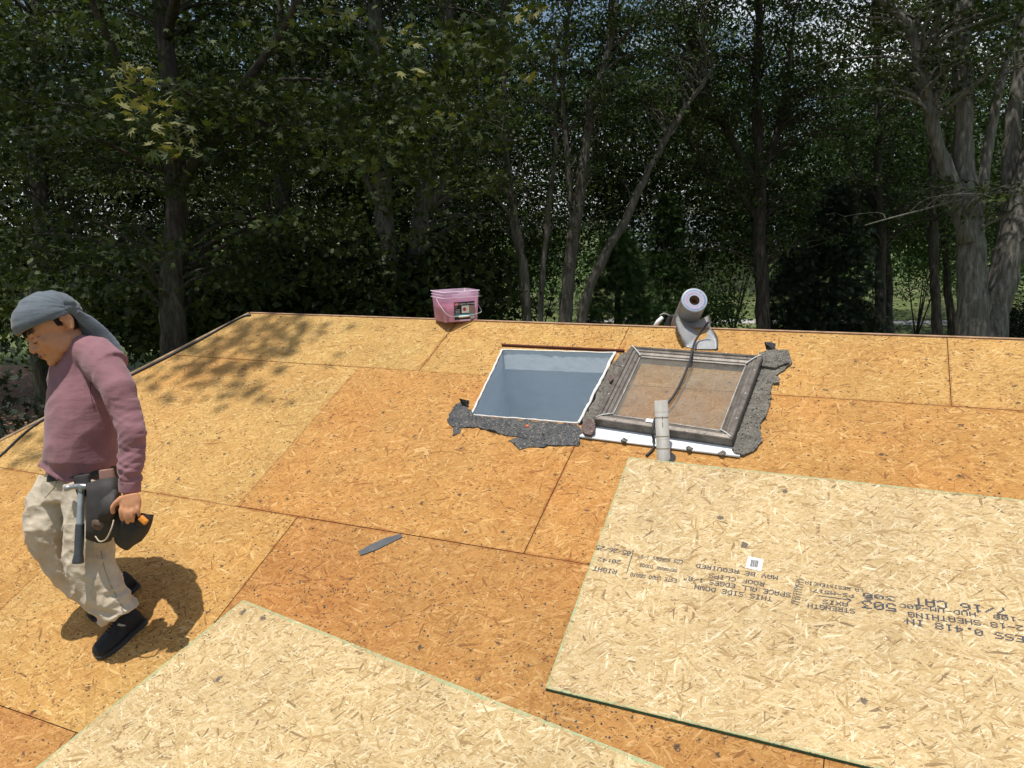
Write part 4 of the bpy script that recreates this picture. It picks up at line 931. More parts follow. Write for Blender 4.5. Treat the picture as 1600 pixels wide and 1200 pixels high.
# ---- shirt
bm = bmesh.new()
add_loft(bm, L((114, 534, DN - .0, .052, .055), (122, 552, DN + .01, .075, .075), *TOR[1:5], (127, 730, DN + .02, .150, .130), (121, 744, DN + .02, .158, .138)), 28)
add_loft(bm, L((122, 546, DN + .02, .060, .07), (148, 554, DN - .03, .082, .075), (172, 578, DN - .09, .085, .072)), 16)
add_loft(bm, L(*ARM, (203, 768, DN - .20, .038, .034)), 20)
add_loft(bm, L((118, 560, DN + .03, .05, .05), (100, 568, DN + .10, .055, .055), *ARMF), 16)
elb = at(205, 690, DN - .2)
def shirtd(p, n):
    q = p - HC; d = 0
    x_ = (p - at(205, 700, DN - .2)); sl_ = abs(x_.dot(XR)) < .085 and x_.dot(XU) < .19 and (p - at(150, 700, DN)).dot(XR) > .06
    if sl_:
        k = max(0, min(1, (.19 - x_.dot(XU)) / .25)); d += (NOISE(Vector((p.x * 9, p.y * 9, p.z * 62 + p.x * 22))) * .0065) * (.25 + k) + (.2 - abs(NOISE(Vector((p.x * 8, p.y * 8, p.z * 26 - p.x * 24))))) * .012 * k
    else:
        d += NOISE(Vector((p.x * 7, p.y * 7, p.z * 4))) * .006 + (.2 - abs(NOISE(Vector((p.x * 5 + p.z * 6, p.y * 5, p.z * 8 - p.x * 9))))) * .010
        h = (p - at(128, 745, DN)).dot(XU)
        if h < .08: d += NOISE(Vector((p.x * 30, p.y * 30, p.z * 8))) * .008 * (1 - max(0, h) / .08)
    return d
shirt = part('shirt', fuse(bm, .0062, 5, shirtd), SHIRT)
def seam(o, pxs, nm, mat, r=.0013):
    t_ = tree_of(o); P = []
    for x, y in catmull([Vector((a, b, 0)) for a, b in pxs], 5) and [(q.x, q.y) for q in catmull([Vector((a, b, 0)) for a, b in pxs], 5)]:
        d_ = ray(x, y).normalized(); h_ = t_.ray_cast(Vector((0, 0, 0)), d_)
        if h_[0] and (not P or (h_[0] - P[-1]).length < .06): P.append(h_[0] - d_ * .0006)
    if len(P) > 3: part(nm, tube_mesh(P, r, 6), mat, o)
SEAM = simple('mauve_thread', (.13, .055, .07), .9); SEAMK = simple('khaki_thread', (.30, .25, .18), .9)
seam(shirt, [(148, 640), (141, 612), (144, 588), (156, 566), (172, 552)], 'armhole_seam', SEAM, .0016)
bm = bmesh.new()                                  # cuff, shoulder seam, collar rib
for y_, hw in ((755, .0405), (768, .0395)): pass
add_loft(bm, L((203, 752, DN - .20, .0425, .0385), (203, 769, DN - .20, .0405, .0365)), 24); part('cuff', fuse(bm, .004, 2, lambda p, n: NOISE(Vector((p.x * 90, p.y * 90, p.z * 5))) * .002), SHIRT, shirt)
# ---- trousers
bm = bmesh.new(); add_loft(bm, L(*LEGN), 28); add_loft(bm, L(*LEGF), 28); add_loft(bm, L((124, 728, DN + .02, .128, .112), (122, 760, DN + .02, .140, .118), (120, 785, DN + .01, .135, .112)), 28)
kf = at(50, 830, DN); kn = at(110, 870, DN - .1)
def pantd(p, n):
    d = NOISE(Vector((p.x * 6 + p.z * 5, p.y * 6, p.z * 5))) * .006 + (.25 - abs(NOISE(Vector((p.x * 12 - p.z * 7, p.y * 12, p.z * 10)))) ** .7) * .015 + (.2 - abs(NOISE(Vector((p.x * 20 + p.z * 15, p.y * 20, p.z * 24)))) ** .8) * .007
    a = (p - at(186, 955, DN - .07)).length
    if a < .20: d += (.3 - abs(NOISE(Vector((p.x * 9 + p.z * 12, p.y * 9, p.z * 34))))) * .030 * (1 - a / .20)
    for c_, r_ in ((kf, .16), (kn, .14), (at(110, 770, DN), .14)):
        a = (p - c_).length
        if a < r_: d += (.25 - abs(NOISE(Vector((p.x * 9 - p.z * 16, p.y * 9, p.z * 22 + p.x * 9))))) * .014 * (1 - a / r_)
    return d
trs = part('trousers', fuse(bm, .0065, 4, pantd), PANTS)
seam(trs, [(158, 860), (164, 890), (176, 920), (192, 950)], 'side_seam', SEAMK); seam(trs, [(92, 745), (84, 762), (70, 778)], 'pocket_seam', SEAMK)
# ---- shoes
def shoe(heel, toe, raise_=0, tilt=0):
    X = (toe - heel); Ls_ = X.length; X.normalize(); Nn = (RN if not tilt else RN); Yv = Nn.cross(X).normalized(); Nn = X.cross(Yv).normalized()
    b = bmesh.new(); prof = [(0, .062, .026), (.05, .085, .034), (.16, .094, .037), (.30, .095, .037), (.42, .080, .041), (.58, .062, .047), (.74, .052, .050), (.88, .044, .046), (.96, .034, .034), (1.0, .022, .018)]
    rings = []
    for s, h, hw in prof:
        ring = []
        for k in range(20):
            a = 2 * pi * k / 20; y = cos(a) * hw * (1.0 if sin(a) < .0 else 1.0 - .25 * sin(a)); z = .012 + max(0, (sin(a) + .55) / 1.55) * (h)
            ring.append(b.verts.new(heel + X * (s * Ls_) + Yv * (y + .008 * sin(s * 3)) + Nn * z))
        rings.append(ring)
    for p, q in zip(rings, rings[1:]):
        for k in range(20): b.faces.new((p[k], p[(k + 1) % 20], q[(k + 1) % 20], q[k]))
    b.faces.new(rings[0][::-1]); b.faces.new(rings[-1])
    up_ = part('shoe', fuse(b, .0045, 4, lambda p, n: NOISE(p * 38) * .003), SHOE)
    b = bmesh.new(); n = len(prof)
    outl = [(heel + X * ((s - .5) * 1.035 + .5) * Ls_ + Yv * ((hw + .004) + .008 * sin(s * 3))) for s, h, hw in prof] + [(heel + X * ((s - .5) * 1.035 + .5) * Ls_ + Yv * (-(hw + .004) + .008 * sin(s * 3))) for s, h, hw in prof[::-1]]
    lo = [b.verts.new(p + Nn * .001) for p in outl]; hi = [b.verts.new(p + Nn * .021) for p in outl]
    b.faces.new(lo[::-1]); b.faces.new(hi)
    for i in range(len(lo)): b.faces.new((lo[i], lo[(i + 1) % len(lo)], hi[(i + 1) % len(lo)], hi[i]))
    bmesh.ops.recalc_face_normals(b, faces=b.faces[:]); bmesh.ops.bevel(b, geom=[e for e in b.edges if abs((e.verts[0].co - e.verts[1].co).dot(Nn)) < .004], offset=.004, segments=2, affect='EDGES')
    bmesh.ops.triangulate(b, faces=[f for f in b.faces if len(f.verts) > 4])
    part('sole', bm_mesh(b), SOLE, up_)
    # laces and heel tab
    b = bmesh.new()
    for i in range(5):
        s = .40 + i * .055; h = np.interp(s, [.30, .42, .58, .74], [.107, .092, .074, .064]) + .004
        add_tube(b, catmull([heel + X * s * Ls_ + Yv * (.022) + Nn * (h - .012), heel + X * (s + .01) * Ls_ + Nn * h, heel + X * s * Ls_ - Yv * (.022) + Nn * (h - .012)], 4), .0028, 6)
    part('laces', bm_mesh(b, True), BLACK, up_)['kind'] = 'stuff'
    b = bmesh.new(); add_tube(b, catmull([heel + X * .32 * Ls_ + Yv * .034 + Nn * .06, heel + X * .38 * Ls_ + Yv * .033 + Nn * .078, heel + X * .42 * Ls_ + Yv * .026 + Nn * .088], 4), .005, 6); part('shoe_trim', bm_mesh(b, True), SOLEW, up_)
    return up_
uh, vh = uv(226, 968); ut, vt = uv(151, 1026)
shoe(rp(uh, vh), rp(ut, vt))
uh2, vh2 = uv(214, 912); ut2, vt2 = uv(143, 968)
shoe(rp(uh2, vh2, .0), rp(ut2, vt2, .0))
# ---- tool belt
belt = empty('tool_belt', at(150, 770, DN - .1), 'black leather tool belt with pouches hanging at the hip of the walking man', 'tool belt')
bm = bmesh.new(); add_loft(bm, L((130, 732, DN + .02, .138, .120), (130, 752, DN + .01, .146, .126)), 32); part('belt_strap', fuse(bm, .0055, 2), LEATH, belt)
bm = bmesh.new(); add_loft(bm, L((166, 733, DN - .13, .030, .010), (168, 749, DN - .13, .032, .010)), 12, sq=.5); part('belt_pad', fuse(bm, .004, 2), simple('tan_suede', (.33, .18, .14), .85), belt)
def pouch(nm, rows, mat, open_=True, wall=.004, par=belt, dsp=.004, seg=22, sq=.75):
    b = bmesh.new(); R = add_loft(b, L(*rows), seg, sq=sq)
    if open_:
        top_ = b.faces[:][-2] if False else None
        fc = [f for f in b.faces if len(f.verts) == seg and all(v in R[0] for v in f.verts)]
        bmesh.ops.delete(b, geom=fc, context='FACES_ONLY'); 
        bmesh.ops.subdivide_edges(b, edges=b.edges[:], cuts=1, use_grid_fill=True)
        for v_ in b.verts: v_.co += Vector((NOISE(v_.co * 25), NOISE(v_.co * 25 + Vector((5, 5, 5))), NOISE(v_.co * 22))) * dsp
        bmesh.ops.solidify(b, geom=b.faces[:], thickness=wall)
        return part(nm, bm_mesh(b, True), mat, par)
    return part(nm, fuse(b, .0045, 2, lambda p, n: NOISE(p * 28) * dsp), mat, par)
pouch('pouch', [(160, 752, DN - .16, .060, .035), (163, 780, DN - .18, .062, .042), (160, 812, DN - .18, .056, .045), (154, 842, DN - .17, .046, .035)], LEATH, True)
pouch('pocket', [(172, 770, DN - .185, .030, .018), (170, 790, DN - .225, .032, .022), (165, 812, DN - .22, .028, .018)], LEATH, True, .003)
pouch('pocket', [(156, 800, DN - .185, .024, .016), (154, 818, DN - .22, .025, .018), (151, 835, DN - .18, .020, .014)], LEATHB, True, .003)
pouch('pocket', [(128, 742, DN - .135, .034, .012), (130, 760, DN - .14, .034, .014), (134, 776, DN - .14, .028, .012)], LEATH, False)
nb_ = [(212, 803, DN - .16, .066, .046), (210, 818, DN - .165, .066, .05), (203, 834, DN - .16, .054, .044), (190, 849, DN - .155, .034, .03)]
pouch('nail_pouch', nb_, LEATH, True, .005, dsp=.006, sq=.85)
pouch('nail_pouch', [(190, 796, DN - .16, .045, .03), (186, 815, DN - .165, .045, .034), (182, 838, DN - .165, .036, .028)], LEATH, True)
bm = bmesh.new(); add_tube(bm, catmull([at(149, 838, DN - .22), at(156, 846, DN - .23), at(166, 842, DN - .24), at(174, 826, DN - .25), at(178, 812, DN - .24)], 5), .0028, 6); part('cord_loop', bm_mesh(bm, True), simple('pale_twine', (.5, .43, .32), .8), belt)
bm = bmesh.new(); add_tube(bm, [at(228, 790, DN - .185), at(241, 822, DN - .185)], .0035, 6)
tape = empty('tape_measure', at(226, 812, DN - .22), 'orange and black tape measure inside the open leather pouch under the hand of the man', 'tape measure')
bm = bmesh.new(); add_ell(bm, Matrix.Translation(at(221, 812, DN - .22)), (.030, .026, .026), 14); part('case', bm_mesh(bm, True), BLACK, tape)
bm = bmesh.new(); add_loft(bm, L((219, 808, DN - .245, .012, .010), (229, 817, DN - .245, .012, .010)), 10, sq=.5); part('case_band', fuse(bm, .0035, 1), simple('orange_plastic', (.75, .28, .04), .5), tape)
# hammer hanging head-up
ham = empty('hammer', at(122, 830, DN - .20), 'steel claw hammer with a grey handle hanging from the tool belt', 'hammer')
bm = bmesh.new(); add_loft(bm, L((127, 766, DN - .16, .0115, .013), (126, 790, DN - .175, .011, .013), (125, 820, DN - .185, .013, .014)), 12, sq=.8); part('handle', fuse(bm, .0032, 1), GRIPB, ham)
bm = bmesh.new(); add_loft(bm, L((125, 818, DN - .185, .0155, .016), (124, 845, DN - .19, .0165, .017), (123, 864, DN - .195, .0155, .016), (122, 876, DN - .195, .021, .018), (122, 880, DN - .195, .021, .018)), 14, sq=.8); part('grip', fuse(bm, .0032, 1), GRIP, ham)
bm = bmesh.new(); add_tube(bm, catmull([at(102, 763, DN - .165), at(104, 763, DN - .165), at(113, 761, DN - .165), at(127, 760, DN - .165), at(138, 761, DN - .165), at(147, 768, DN - .165), at(153, 776, DN - .165)], 5), [.0135] * 8 + [.010] * 4 + [.012] * 7 + [.011] * 4 + [.009] * 4 + [.007] * 2 + [.004] * 2, 10)
add_loft(bm, L((127, 756, DN - .165, .013, .013), (127, 770, DN - .165, .013, .013)), 10)
part('hammer_head', fuse(bm, .0035, 2), STEEL, ham)

# =================================================================== trees and shrubs
def tmpl_simple():      # folded leaf, 2 quads
    V = np.array([(0, 0, 0), (.5, .26, .05), (1, 0, 0), (.5, -.26, .05), (.5, 0, -.03)]); Fc = [(0, 1, 4), (1, 2, 4), (2, 3, 4), (3, 0, 4)]; return V, Fc
def tmpl_diamond(): return np.array([(0, 0, 0), (.45, .25, .04), (1, 0, -.05), (.45, -.25, .04)]), [(0, 1, 2, 3)]
def tmpl_maple():
    pts = []
    for a, r in ((-100, .18), (-72, .62), (-50, .34), (-32, .78), (-14, .42), (0, 1.0), (14, .42), (32, .78), (50, .34), (72, .62), (100, .18)):
        pts.append((.12 + r * cos(radians(a)), r * sin(radians(a)), -.12 * r * r))
    V = np.array([(0, 0, 0.03)] + pts); Fc = [(0, i, i + 1) for i in range(1, len(pts))]; return V, Fc
def tmpl_spray():       # a frond of five narrow needles fans
    V = []; Fc = []
    for i, (a, l) in enumerate(((-40, .7), (-18, .9), (0, 1.), (18, .9), (40, .7))):
        c, s = cos(radians(a)), sin(radians(a)); k = len(V)
        V += [(0, 0, 0), (l * .5 * c - .05 * s, l * .5 * s + .05 * c, .02), (l * c, l * s, -.1), (l * .5 * c + .05 * s, l * .5 * s - .05 * c, .02)]; Fc.append((k, k + 1, k + 2, k + 3))
    return np.array(V), Fc
T_S, T_D, T_M, T_C = tmpl_simple(), tmpl_diamond(), tmpl_maple(), tmpl_spray()
def leaves_mesh(pos, size, tpl, tone, up=.6, droop=.0):
    n = len(pos); V, Fc = tpl; k = len(V)
    nrm = rng.normal(size=(n, 3)) * .55; nrm[:, 2] += up; nrm /= np.linalg.norm(nrm, axis=1)[:, None]
    t = rng.normal(size=(n, 3)); t[:, 2] -= droop; t -= nrm * (t * nrm).sum(1)[:, None]; t /= np.linalg.norm(t, axis=1)[:, None]
    b = np.cross(nrm, t); s = size * rng.uniform(.65, 1.25, n)
    P = pos[:, None, :] + s[:, None, None] * (V[None, :, 0:1] * t[:, None] + V[None, :, 1:2] * b[:, None] + V[None, :, 2:3] * nrm[:, None])
    P = P.reshape(-1, 3); nf = len(Fc); fl = len(Fc[0])
    I = (np.array(Fc)[None] + (np.arange(n) * k)[:, None, None]).reshape(-1)
    me = bpy.data.meshes.new('leaves'); me.vertices.add(len(P)); me.vertices.foreach_set('co', P.astype(np.float32).ravel())
    me.loops.add(len(I)); me.loops.foreach_set('vertex_index', I.astype(np.int32)); me.polygons.add(n * nf)
    me.polygons.foreach_set('loop_start', np.arange(0, n * nf * fl, fl, dtype=np.int32)); 
    a = me.attributes.new('tone', 'FLOAT', 'POINT'); a.data.foreach_set('value', np.repeat(np.clip(tone, 0, 1), k).astype(np.float32))
    me.update(calc_edges=True); return me
def cluster_pts(centres, radii, per, flat=.45):
    out = []; tn = []
    for c, r in zip(centres, radii):
        n = max(6, int(per * (r ** 2))); p = rng.normal(size=(n, 3)) * np.array([1, 1, flat]) * r * .5; out.append(p + np.array(c)); tn.append(np.full(n, rng.uniform(-.32, .36)))
    p = np.concatenate(out); return p, np.clip(.42 + np.concatenate(tn) + rng.normal(size=len(p)) * .17, 0, 1)
def in_ell(n, c, r, shell=.0):
    q = rng.normal(size=(n, 3)); q /= np.linalg.norm(q, axis=1)[:, None]; rad = rng.uniform(shell ** 3, 1, n) ** (1 / 3); return np.array(c) + q * rad[:, None] * np.array(r)
def wob(P, amp, sc):
    return [p + Vector((noise.noise(p * sc), noise.noise(p * sc + Vector((11, 3, 7))), 0)) * amp for p in P]
def stems(lines, bark_m, root, seg=9, name='trunk'):
    """each stem: photo pixels traced at one depth, [(px,py,depth,width_px)], widths in pixels"""
    obs = []
    for ln in lines:
        pts = [at(x, y, d) for x, y, d, w_ in ln]; rd_ = [w_ * .5 * d / FPX for x, y, d, w_ in ln]
        Pn = catmull(pts, 6); R = list(np.interp(np.linspace(0, 1, len(Pn)), np.linspace(0, 1, len(pts)), rd_))
        if ln[0][3] > 0 and pts[0].z > GZ and len(ln) > 2 and ln[0][1] > 380:
            g0 = pts[0] + (pts[0] - pts[1]).normalized() * .0; g0 = Vector((pts[0].x + (pts[0].x - pts[1].x) * .3, pts[0].y, GZ - .1)); Pn = [g0, g0.lerp(pts[0], .12), g0.lerp(pts[0], .5)] + Pn; R = [rd_[0] * 1.7, rd_[0] * 1.25, rd_[0] * 1.08] + R
        Pn = wob(Pn, .05, .9); bm = bmesh.new(); bands = add_tube(bm, Pn, R, 14)
        for v_ in bm.verts:
            v_.co += Vector((noise.noise(v_.co * 5), noise.noise(v_.co * 5 + Vector((3, 3, 3))), 0)) * min(R[0] * .22, .05)
        obs.append((Pn, R, link(name, bm_mesh(bm, True), root, bark_m)))
    return obs
def limbs(centres, anchors, bark_m, root, frac=.5, r0=.05):
    frac = frac * .7
    bm = bmesh.new(); A = [p for Pn, R, o in anchors for p in Pn]; RR = [r for Pn, R, o in anchors for r in R]
    for c in centres:
        if random.random() > frac: continue
        c = Vector(c); cand = sorted(range(len(A)), key=lambda i: (A[i] - c).length + max(0, A[i].z - c.z + .4) * 1.5)[:3]; i = random.choice(cand); a = A[i]; L_ = (c - a).length
        if L_ < .25 or L_ > 2.3: continue
        m1_ = a.lerp(c, .35) + Vector((random.gauss(0, .08), random.gauss(0, .08), .12)) * L_; m2_ = a.lerp(c, .7) + Vector((random.gauss(0, .08), random.gauss(0, .08), .10)) * L_
        P = catmull([a, m1_, m2_, c], 3); r = min(RR[i] * .6, r0 * (.35 + L_ * .2)); n = len(P)
        add_tube(bm, P, [max(.004, r * (1 - .85 * j / (n - 1))) for j in range(n)], 5, False)
        for _ in range(2):
            s_ = P[random.randint(n // 2, n - 2)]; e_ = s_ + Vector((random.gauss(0, .3), random.gauss(0, .3), random.gauss(.05, .15))); add_tube(bm, [s_, s_.lerp(e_, .5) + Vector((0, 0, .04)), e_], [r * .3, r * .2, .003], 4, False)
    if len(bm.verts): o = link('limbs', bm_mesh(bm, True), root, bark_m); o['kind'] = 'stuff'
def tree(name, label, cat, base, stem_lines, bark_m, ells, leaf_m, tpl, size, per, group=None, frac=.5, limb_r=.05, up=.6, droop=.2, shell=.0, extra=None, flat=.34, clear=(), lit=None):
    root = empty(name, (base.x, base.y, GZ), label, cat, group)
    an = stems(stem_lines, bark_m, root)
    cs = []; rs = []
    for c, r, n, cr in ells:
        m = max(2, n // 6); q = in_ell(m, c, r, shell)          # boughs: flat layers that droop outwards, with gaps between
        for x in q:
            a = rng.uniform(0, 2 * pi); l = np.array([cos(a), sin(a), 0.])
            for j in range(8):
                k_ = rng.normal() * .62; o_ = rng.normal() * .34; cs.append(tuple(x + l * k_ + np.array([-l[1], l[0], 0]) * o_ + np.array([0, 0, -.22 * (k_ * k_ + o_ * o_) + rng.normal() * .06]))); rs.append(cr * rng.uniform(.45, .85))
    if extra: cs += [e_[0] for e_ in extra]; rs += [e_[1] for e_ in extra]
    # keep the crown off the roof and out of the space round the camera
    keep = [i for i, c in enumerate(cs) if not ((c[1] < 5.2 and c[2] < 1.9 and c[0] > -5.6) or sqrt(c[0] ** 2 + c[1] ** 2) < 2.5)]
    for q in clear:
        q = np.array(q); sv = np.array(SUNV); keep = [i for i in keep if (lambda dd, t: t < .5 or np.linalg.norm(dd - sv * t) > .85)(np.array(cs[i]) - q, float(np.dot(np.array(cs[i]) - q, sv)))]
    cs = [cs[i] for i in keep]; rs = [rs[i] for i in keep]
    if an: limbs(cs, an, bark_m, root, frac, limb_r)
    p, tn = cluster_pts(cs, rs, per * 1.75, flat)
    o = link('crown', leaves_mesh(p, size, tpl, tn, up, droop), root, leaf_m)
    if lit:
        p, tn = cluster_pts([q for q, r in lit], [r for q, r in lit], 210, .3); link('leafy_bough', leaves_mesh(p, size * 1.1, tpl, tn, .9, droop), root, LEAF_SUN_TINT)['kind'] = 'stuff'  # sunlight on these boughs is put into their lighter leaf colour
    return root
def C(px, py, d): p = at(px, py, d); return (p.x, p.y, p.z)

# big maple on the left, near; its canopy overhangs the roof
D = 11.0
shade = [rp(*uv(x, y)) + SUNV * h for x, y, h in ((400, 505, 9), (430, 510, 9.4), (450, 520, 9.2), (460, 545, 9), (380, 520, 9.1), (350, 525, 9.5), (420, 530, 9.2), (330, 535, 9), (300, 552, 9), (310, 575, 8.8), (340, 580, 9.2), (370, 582, 9), (345, 597, 9.3), (385, 596, 9), (440, 500, 9), (230, 580, 8.6), (25, 695, 8.6), (60, 680, 8.6))]
extra = [(tuple(p), .34) for p in shade]
hang = [(C(x, y, d), r) for x, y, d, r in ((225, 160, 7.2, .45), (255, 200, 7.0, .42), (275, 235, 7.0, .32), (190, 120, 7.6, .5), (150, 90, 7.8, .5), (520, 20, 7.6, .5), (60, 40, 7.4, .6), (640, 110, 8, .4), (700, 190, 8.2, .35), (560, 150, 8.5, .5), (420, 60, 8.5, .6), (330, 130, 9, .55), (20, 170, 7.5, .6), (750, 40, 8.4, .5), (470, 210, 9, .5), (820, 20, 8, .45))]
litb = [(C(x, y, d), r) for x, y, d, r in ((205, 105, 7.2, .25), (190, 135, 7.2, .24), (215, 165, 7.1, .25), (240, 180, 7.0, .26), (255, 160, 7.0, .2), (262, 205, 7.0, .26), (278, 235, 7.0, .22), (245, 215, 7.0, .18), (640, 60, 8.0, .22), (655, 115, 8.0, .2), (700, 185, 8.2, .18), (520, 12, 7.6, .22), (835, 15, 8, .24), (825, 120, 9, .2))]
b = at(272, 480, D)
tree('maple_tree', 'large dark maple filling the left of the view, its branches hanging over the roof', 'tree', b,
     [[(268, 560, D, 40), (272, 430, D, 36), (276, 300, D, 32), (268, 150, D, 28), (250, 0, D, 24), (240, -160, D, 18), (236, -330, D, 9)],
      [(276, 300, D, 20), (340, 190, D - .6, 16), (420, 80, D - 1.2, 13), (500, -40, D - 2, 8)],
      [(270, 250, D, 18), (200, 120, D - .8, 14), (150, 20, D - 1.6, 10), (110, -120, D - 2.4, 7)],
      [(262, 60, D, 16), (300, -120, 8.5, 13), (330, -400, 6.2, 9), (330, -900, 4.6, 5)]],
     BARK_D, [(C(330, -420, D), (6.2, 5.0, 2.8), 350, .95), (C(120, 60, D - .5), (3.6, 2.4, 1.6), 110, .65), (C(560, 90, D - .5), (2.8, 2.2, 1.7), 110, .65), (C(330, 230, D + .6), (3.6, 1.8, 1.6), 130, .6), (C(60, 330, D), (2.4, 1.8, 1.4), 70, .6), (C(700, 160, D - 1), (1.2, 1.2, 1.4), 34, .5), (C(420, 370, D + 1), (2.6, 1.4, .9), 60, .5), (C(275, 260, D - 1.6), (1.3, .7, 1.5), 40, .5), (C(640, 200, D + 2), (1.6, .8, 1.3), 60, .5)],
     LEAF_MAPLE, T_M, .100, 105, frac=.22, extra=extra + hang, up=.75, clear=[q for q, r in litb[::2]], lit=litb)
# second rank, left, dense dark
for (lab_, px, d, w_, e) in (
    ('tall shaded maple behind the big maple, far left edge of the view', 60, 17, 30, [(60, 250, 2.8, 3.2), (20, -60, 4.2, 3.4)]),
    ('tall shaded tree behind the big maple, right of its trunk', 440, 17, 26, [(430, 250, 3.0, 3.0), (420, -60, 4.4, 3.4)])):
    tree('maple_tree', lab_, 'tree', at(px, 480, d), [[(px, 540, d, w_), (px + 4, 350, d, w_ * .9), (px - 6, 150, d, w_ * .7), (px, -100, d, w_ * .4)]], BARK_D,
         [(C(x, y, d), (rx, 2.2, rz2), 130, .75) for x, y, rx, rz2 in e], LEAF_MAPLE, T_S, .115, 110, group='shaded trees behind the big maple', up=.7)
# the pair of grey trunks behind the bucket
D = 15
tree('oak_tree', 'tree with a furrowed grey trunk, left of the two behind the pink bucket', 'tree', at(606, 480, D), [[(612, 500, D, 34), (605, 400, D, 30), (598, 300, D, 28), (590, 150, D, 24), (585, 0, D, 20), (580, -200, D, 10)], [(600, 340, D, 12), (560, 250, D, 9), (530, 160, D, 6)]], BARK_G,
     [(C(590, -140, D), (4, 3, 3.2), 170, .8), (C(560, 190, D), (1.8, 1.6, 1.5), 60, .6)], LEAF_OAK, T_S, .10, 110, group='grey-trunked trees behind the bucket')
tree('oak_tree', 'tree with a broad grey trunk directly behind the pink bucket', 'tree', at(655, 480, D + .8), [[(650, 500, D + .8, 36), (652, 400, D + .8, 32), (664, 300, D + .8, 26), (690, 150, D + .8, 22), (700, 0, D + .8, 18), (705, -180, D + .8, 10)], [(664, 330, D + .8, 14), (720, 250, D + .8, 10), (770, 180, D + .8, 7)]], BARK_G,
     [(C(700, -130, D + 1), (3.4, 3, 3.2), 150, .8), (C(700, 200, D + 1), (1.7, 1.5, 1.6), 70, .55), (C(720, 330, D + 1.5), (1.0, 1.2, .8), 20, .45)], LEAF_OAK, T_S, .10, 110, group='grey-trunked trees behind the bucket')
# multi-stemmed tree in the middle
D = 14
tree('locust_tree', 'slender tree with several leaning stems in the middle, between bucket and roll', 'tree', at(880, 490, D),
     [[(884, 540, D, 22), (888, 430, D, 20), (905, 300, D, 17), (925, 170, D, 13), (955, 60, D, 10), (975, -60, D, 6)],
      [(905, 545, D, 17), (925, 440, D, 15), (975, 345, D, 13), (1010, 270, D, 11), (1060, 185, D, 9), (1110, 110, D, 6)],
      [(822, 545, D, 18), (818, 440, D, 16), (803, 350, D, 14), (790, 240, D, 12), (785, 120, D, 9), (790, 0, D, 6)],
      [(842, 545, D, 10), (846, 430, D, 9), (858, 320, D, 8), (868, 200, D, 6), (870, 60, D, 4)],
      [(896, 350, D, 10), (885, 250, D, 8), (882, 130, D, 7), (890, 0, D, 5)]], BARK_M,
     [(C(920, -90, D), (2.8, 2.4, 2.0), 120, .6), (C(860, 110, D), (1.2, 1.4, 1.1), 62, .45), (C(960, 150, D), (1.2, 1.4, 1.3), 60, .42), (C(800, 190, D), (.8, 1.2, 1.3), 46, .44), (C(1040, 70, D), (1.2, 1.2, 1.0), 48, .44), (C(800, 330, D), (.6, .9, .6), 18, .36), (C(900, 260, D), (.9, 1, .5), 22, .36)],
     LEAF_OAK, T_D, .085, 230, frac=.8, limb_r=.035, droop=.6)
# dark forked tree right of the roll
D = 16
tree('locust_tree', 'tree with one dark trunk and forked limbs right of the membrane roll', 'tree', at(1190, 490, D),
     [[(1192, 550, D, 24), (1190, 420, D, 21), (1186, 290, D, 19), (1182, 160, D, 14), (1185, 20, D, 10), (1190, -120, D, 6)],
      [(1188, 300, D, 13), (1150, 230, D, 10), (1105, 150, D, 7), (1080, 60, D, 5)], [(1186, 285, D, 12), (1215, 200, D, 9), (1232, 120, D, 7), (1240, 20, D, 5)], [(1190, 350, D, 9), (1150, 300, D, 6), (1100, 270, D, 4)]],
     BARK_D, [(C(1180, -110, D), (3.4, 2.6, 2.4), 150, .65), (C(1120, 90, D), (1.5, 1.4, 1.3), 84, .48), (C(1240, 170, D), (1.1, 1.3, 1.5), 84, .48), (C(1130, 270, D), (1.2, 1.2, .7), 50, .44), (C(1080, 190, D - 1), (.9, .9, .9), 34, .42), (C(1210, 330, D), (1.1, 1, .7), 40, .44)],
     LEAF_OAK, T_D, .09, 210, frac=.8, limb_r=.035, droop=.6)
# dark tree mass behind conifers
D = 19
tree('oak_tree', 'dark full tree above the conifers, right of centre', 'tree', at(1380, 490, D),
     [[(1374, 545, D, 18), (1376, 420, D, 16), (1372, 280, D, 14), (1370, 120, D, 11), (1366, -60, D, 7)], [(1374, 330, D, 9), (1330, 240, D, 7), (1300, 130, D, 5)]],
     BARK_D, [(C(1370, -60, D), (3.2, 2.6, 2.8), 130, .75), (C(1350, 230, D), (1.9, 1.5, 1.8), 95, .6), (C(1420, 330, D), (1.2, 1.4, 1.0), 40, .5)], LEAF_OAK, T_S, .11, 120)
tree('oak_tree', 'thin dark trunked tree just left of the large grey trunks', 'tree', at(1462, 490, D - 2),
     [[(1466, 545, D - 2, 15), (1462, 430, D - 2, 14), (1458, 300, D - 2, 12), (1462, 120, D - 2, 9), (1468, -80, D - 2, 5)]],
     BARK_D, [(C(1460, 10, D - 2), (1.7, 1.6, 1.8), 60, .55), (C(1450, 300, D - 2), (1.0, 1, 1.0), 26, .42)], LEAF_OAK, T_D, .10, 180, droop=.5)
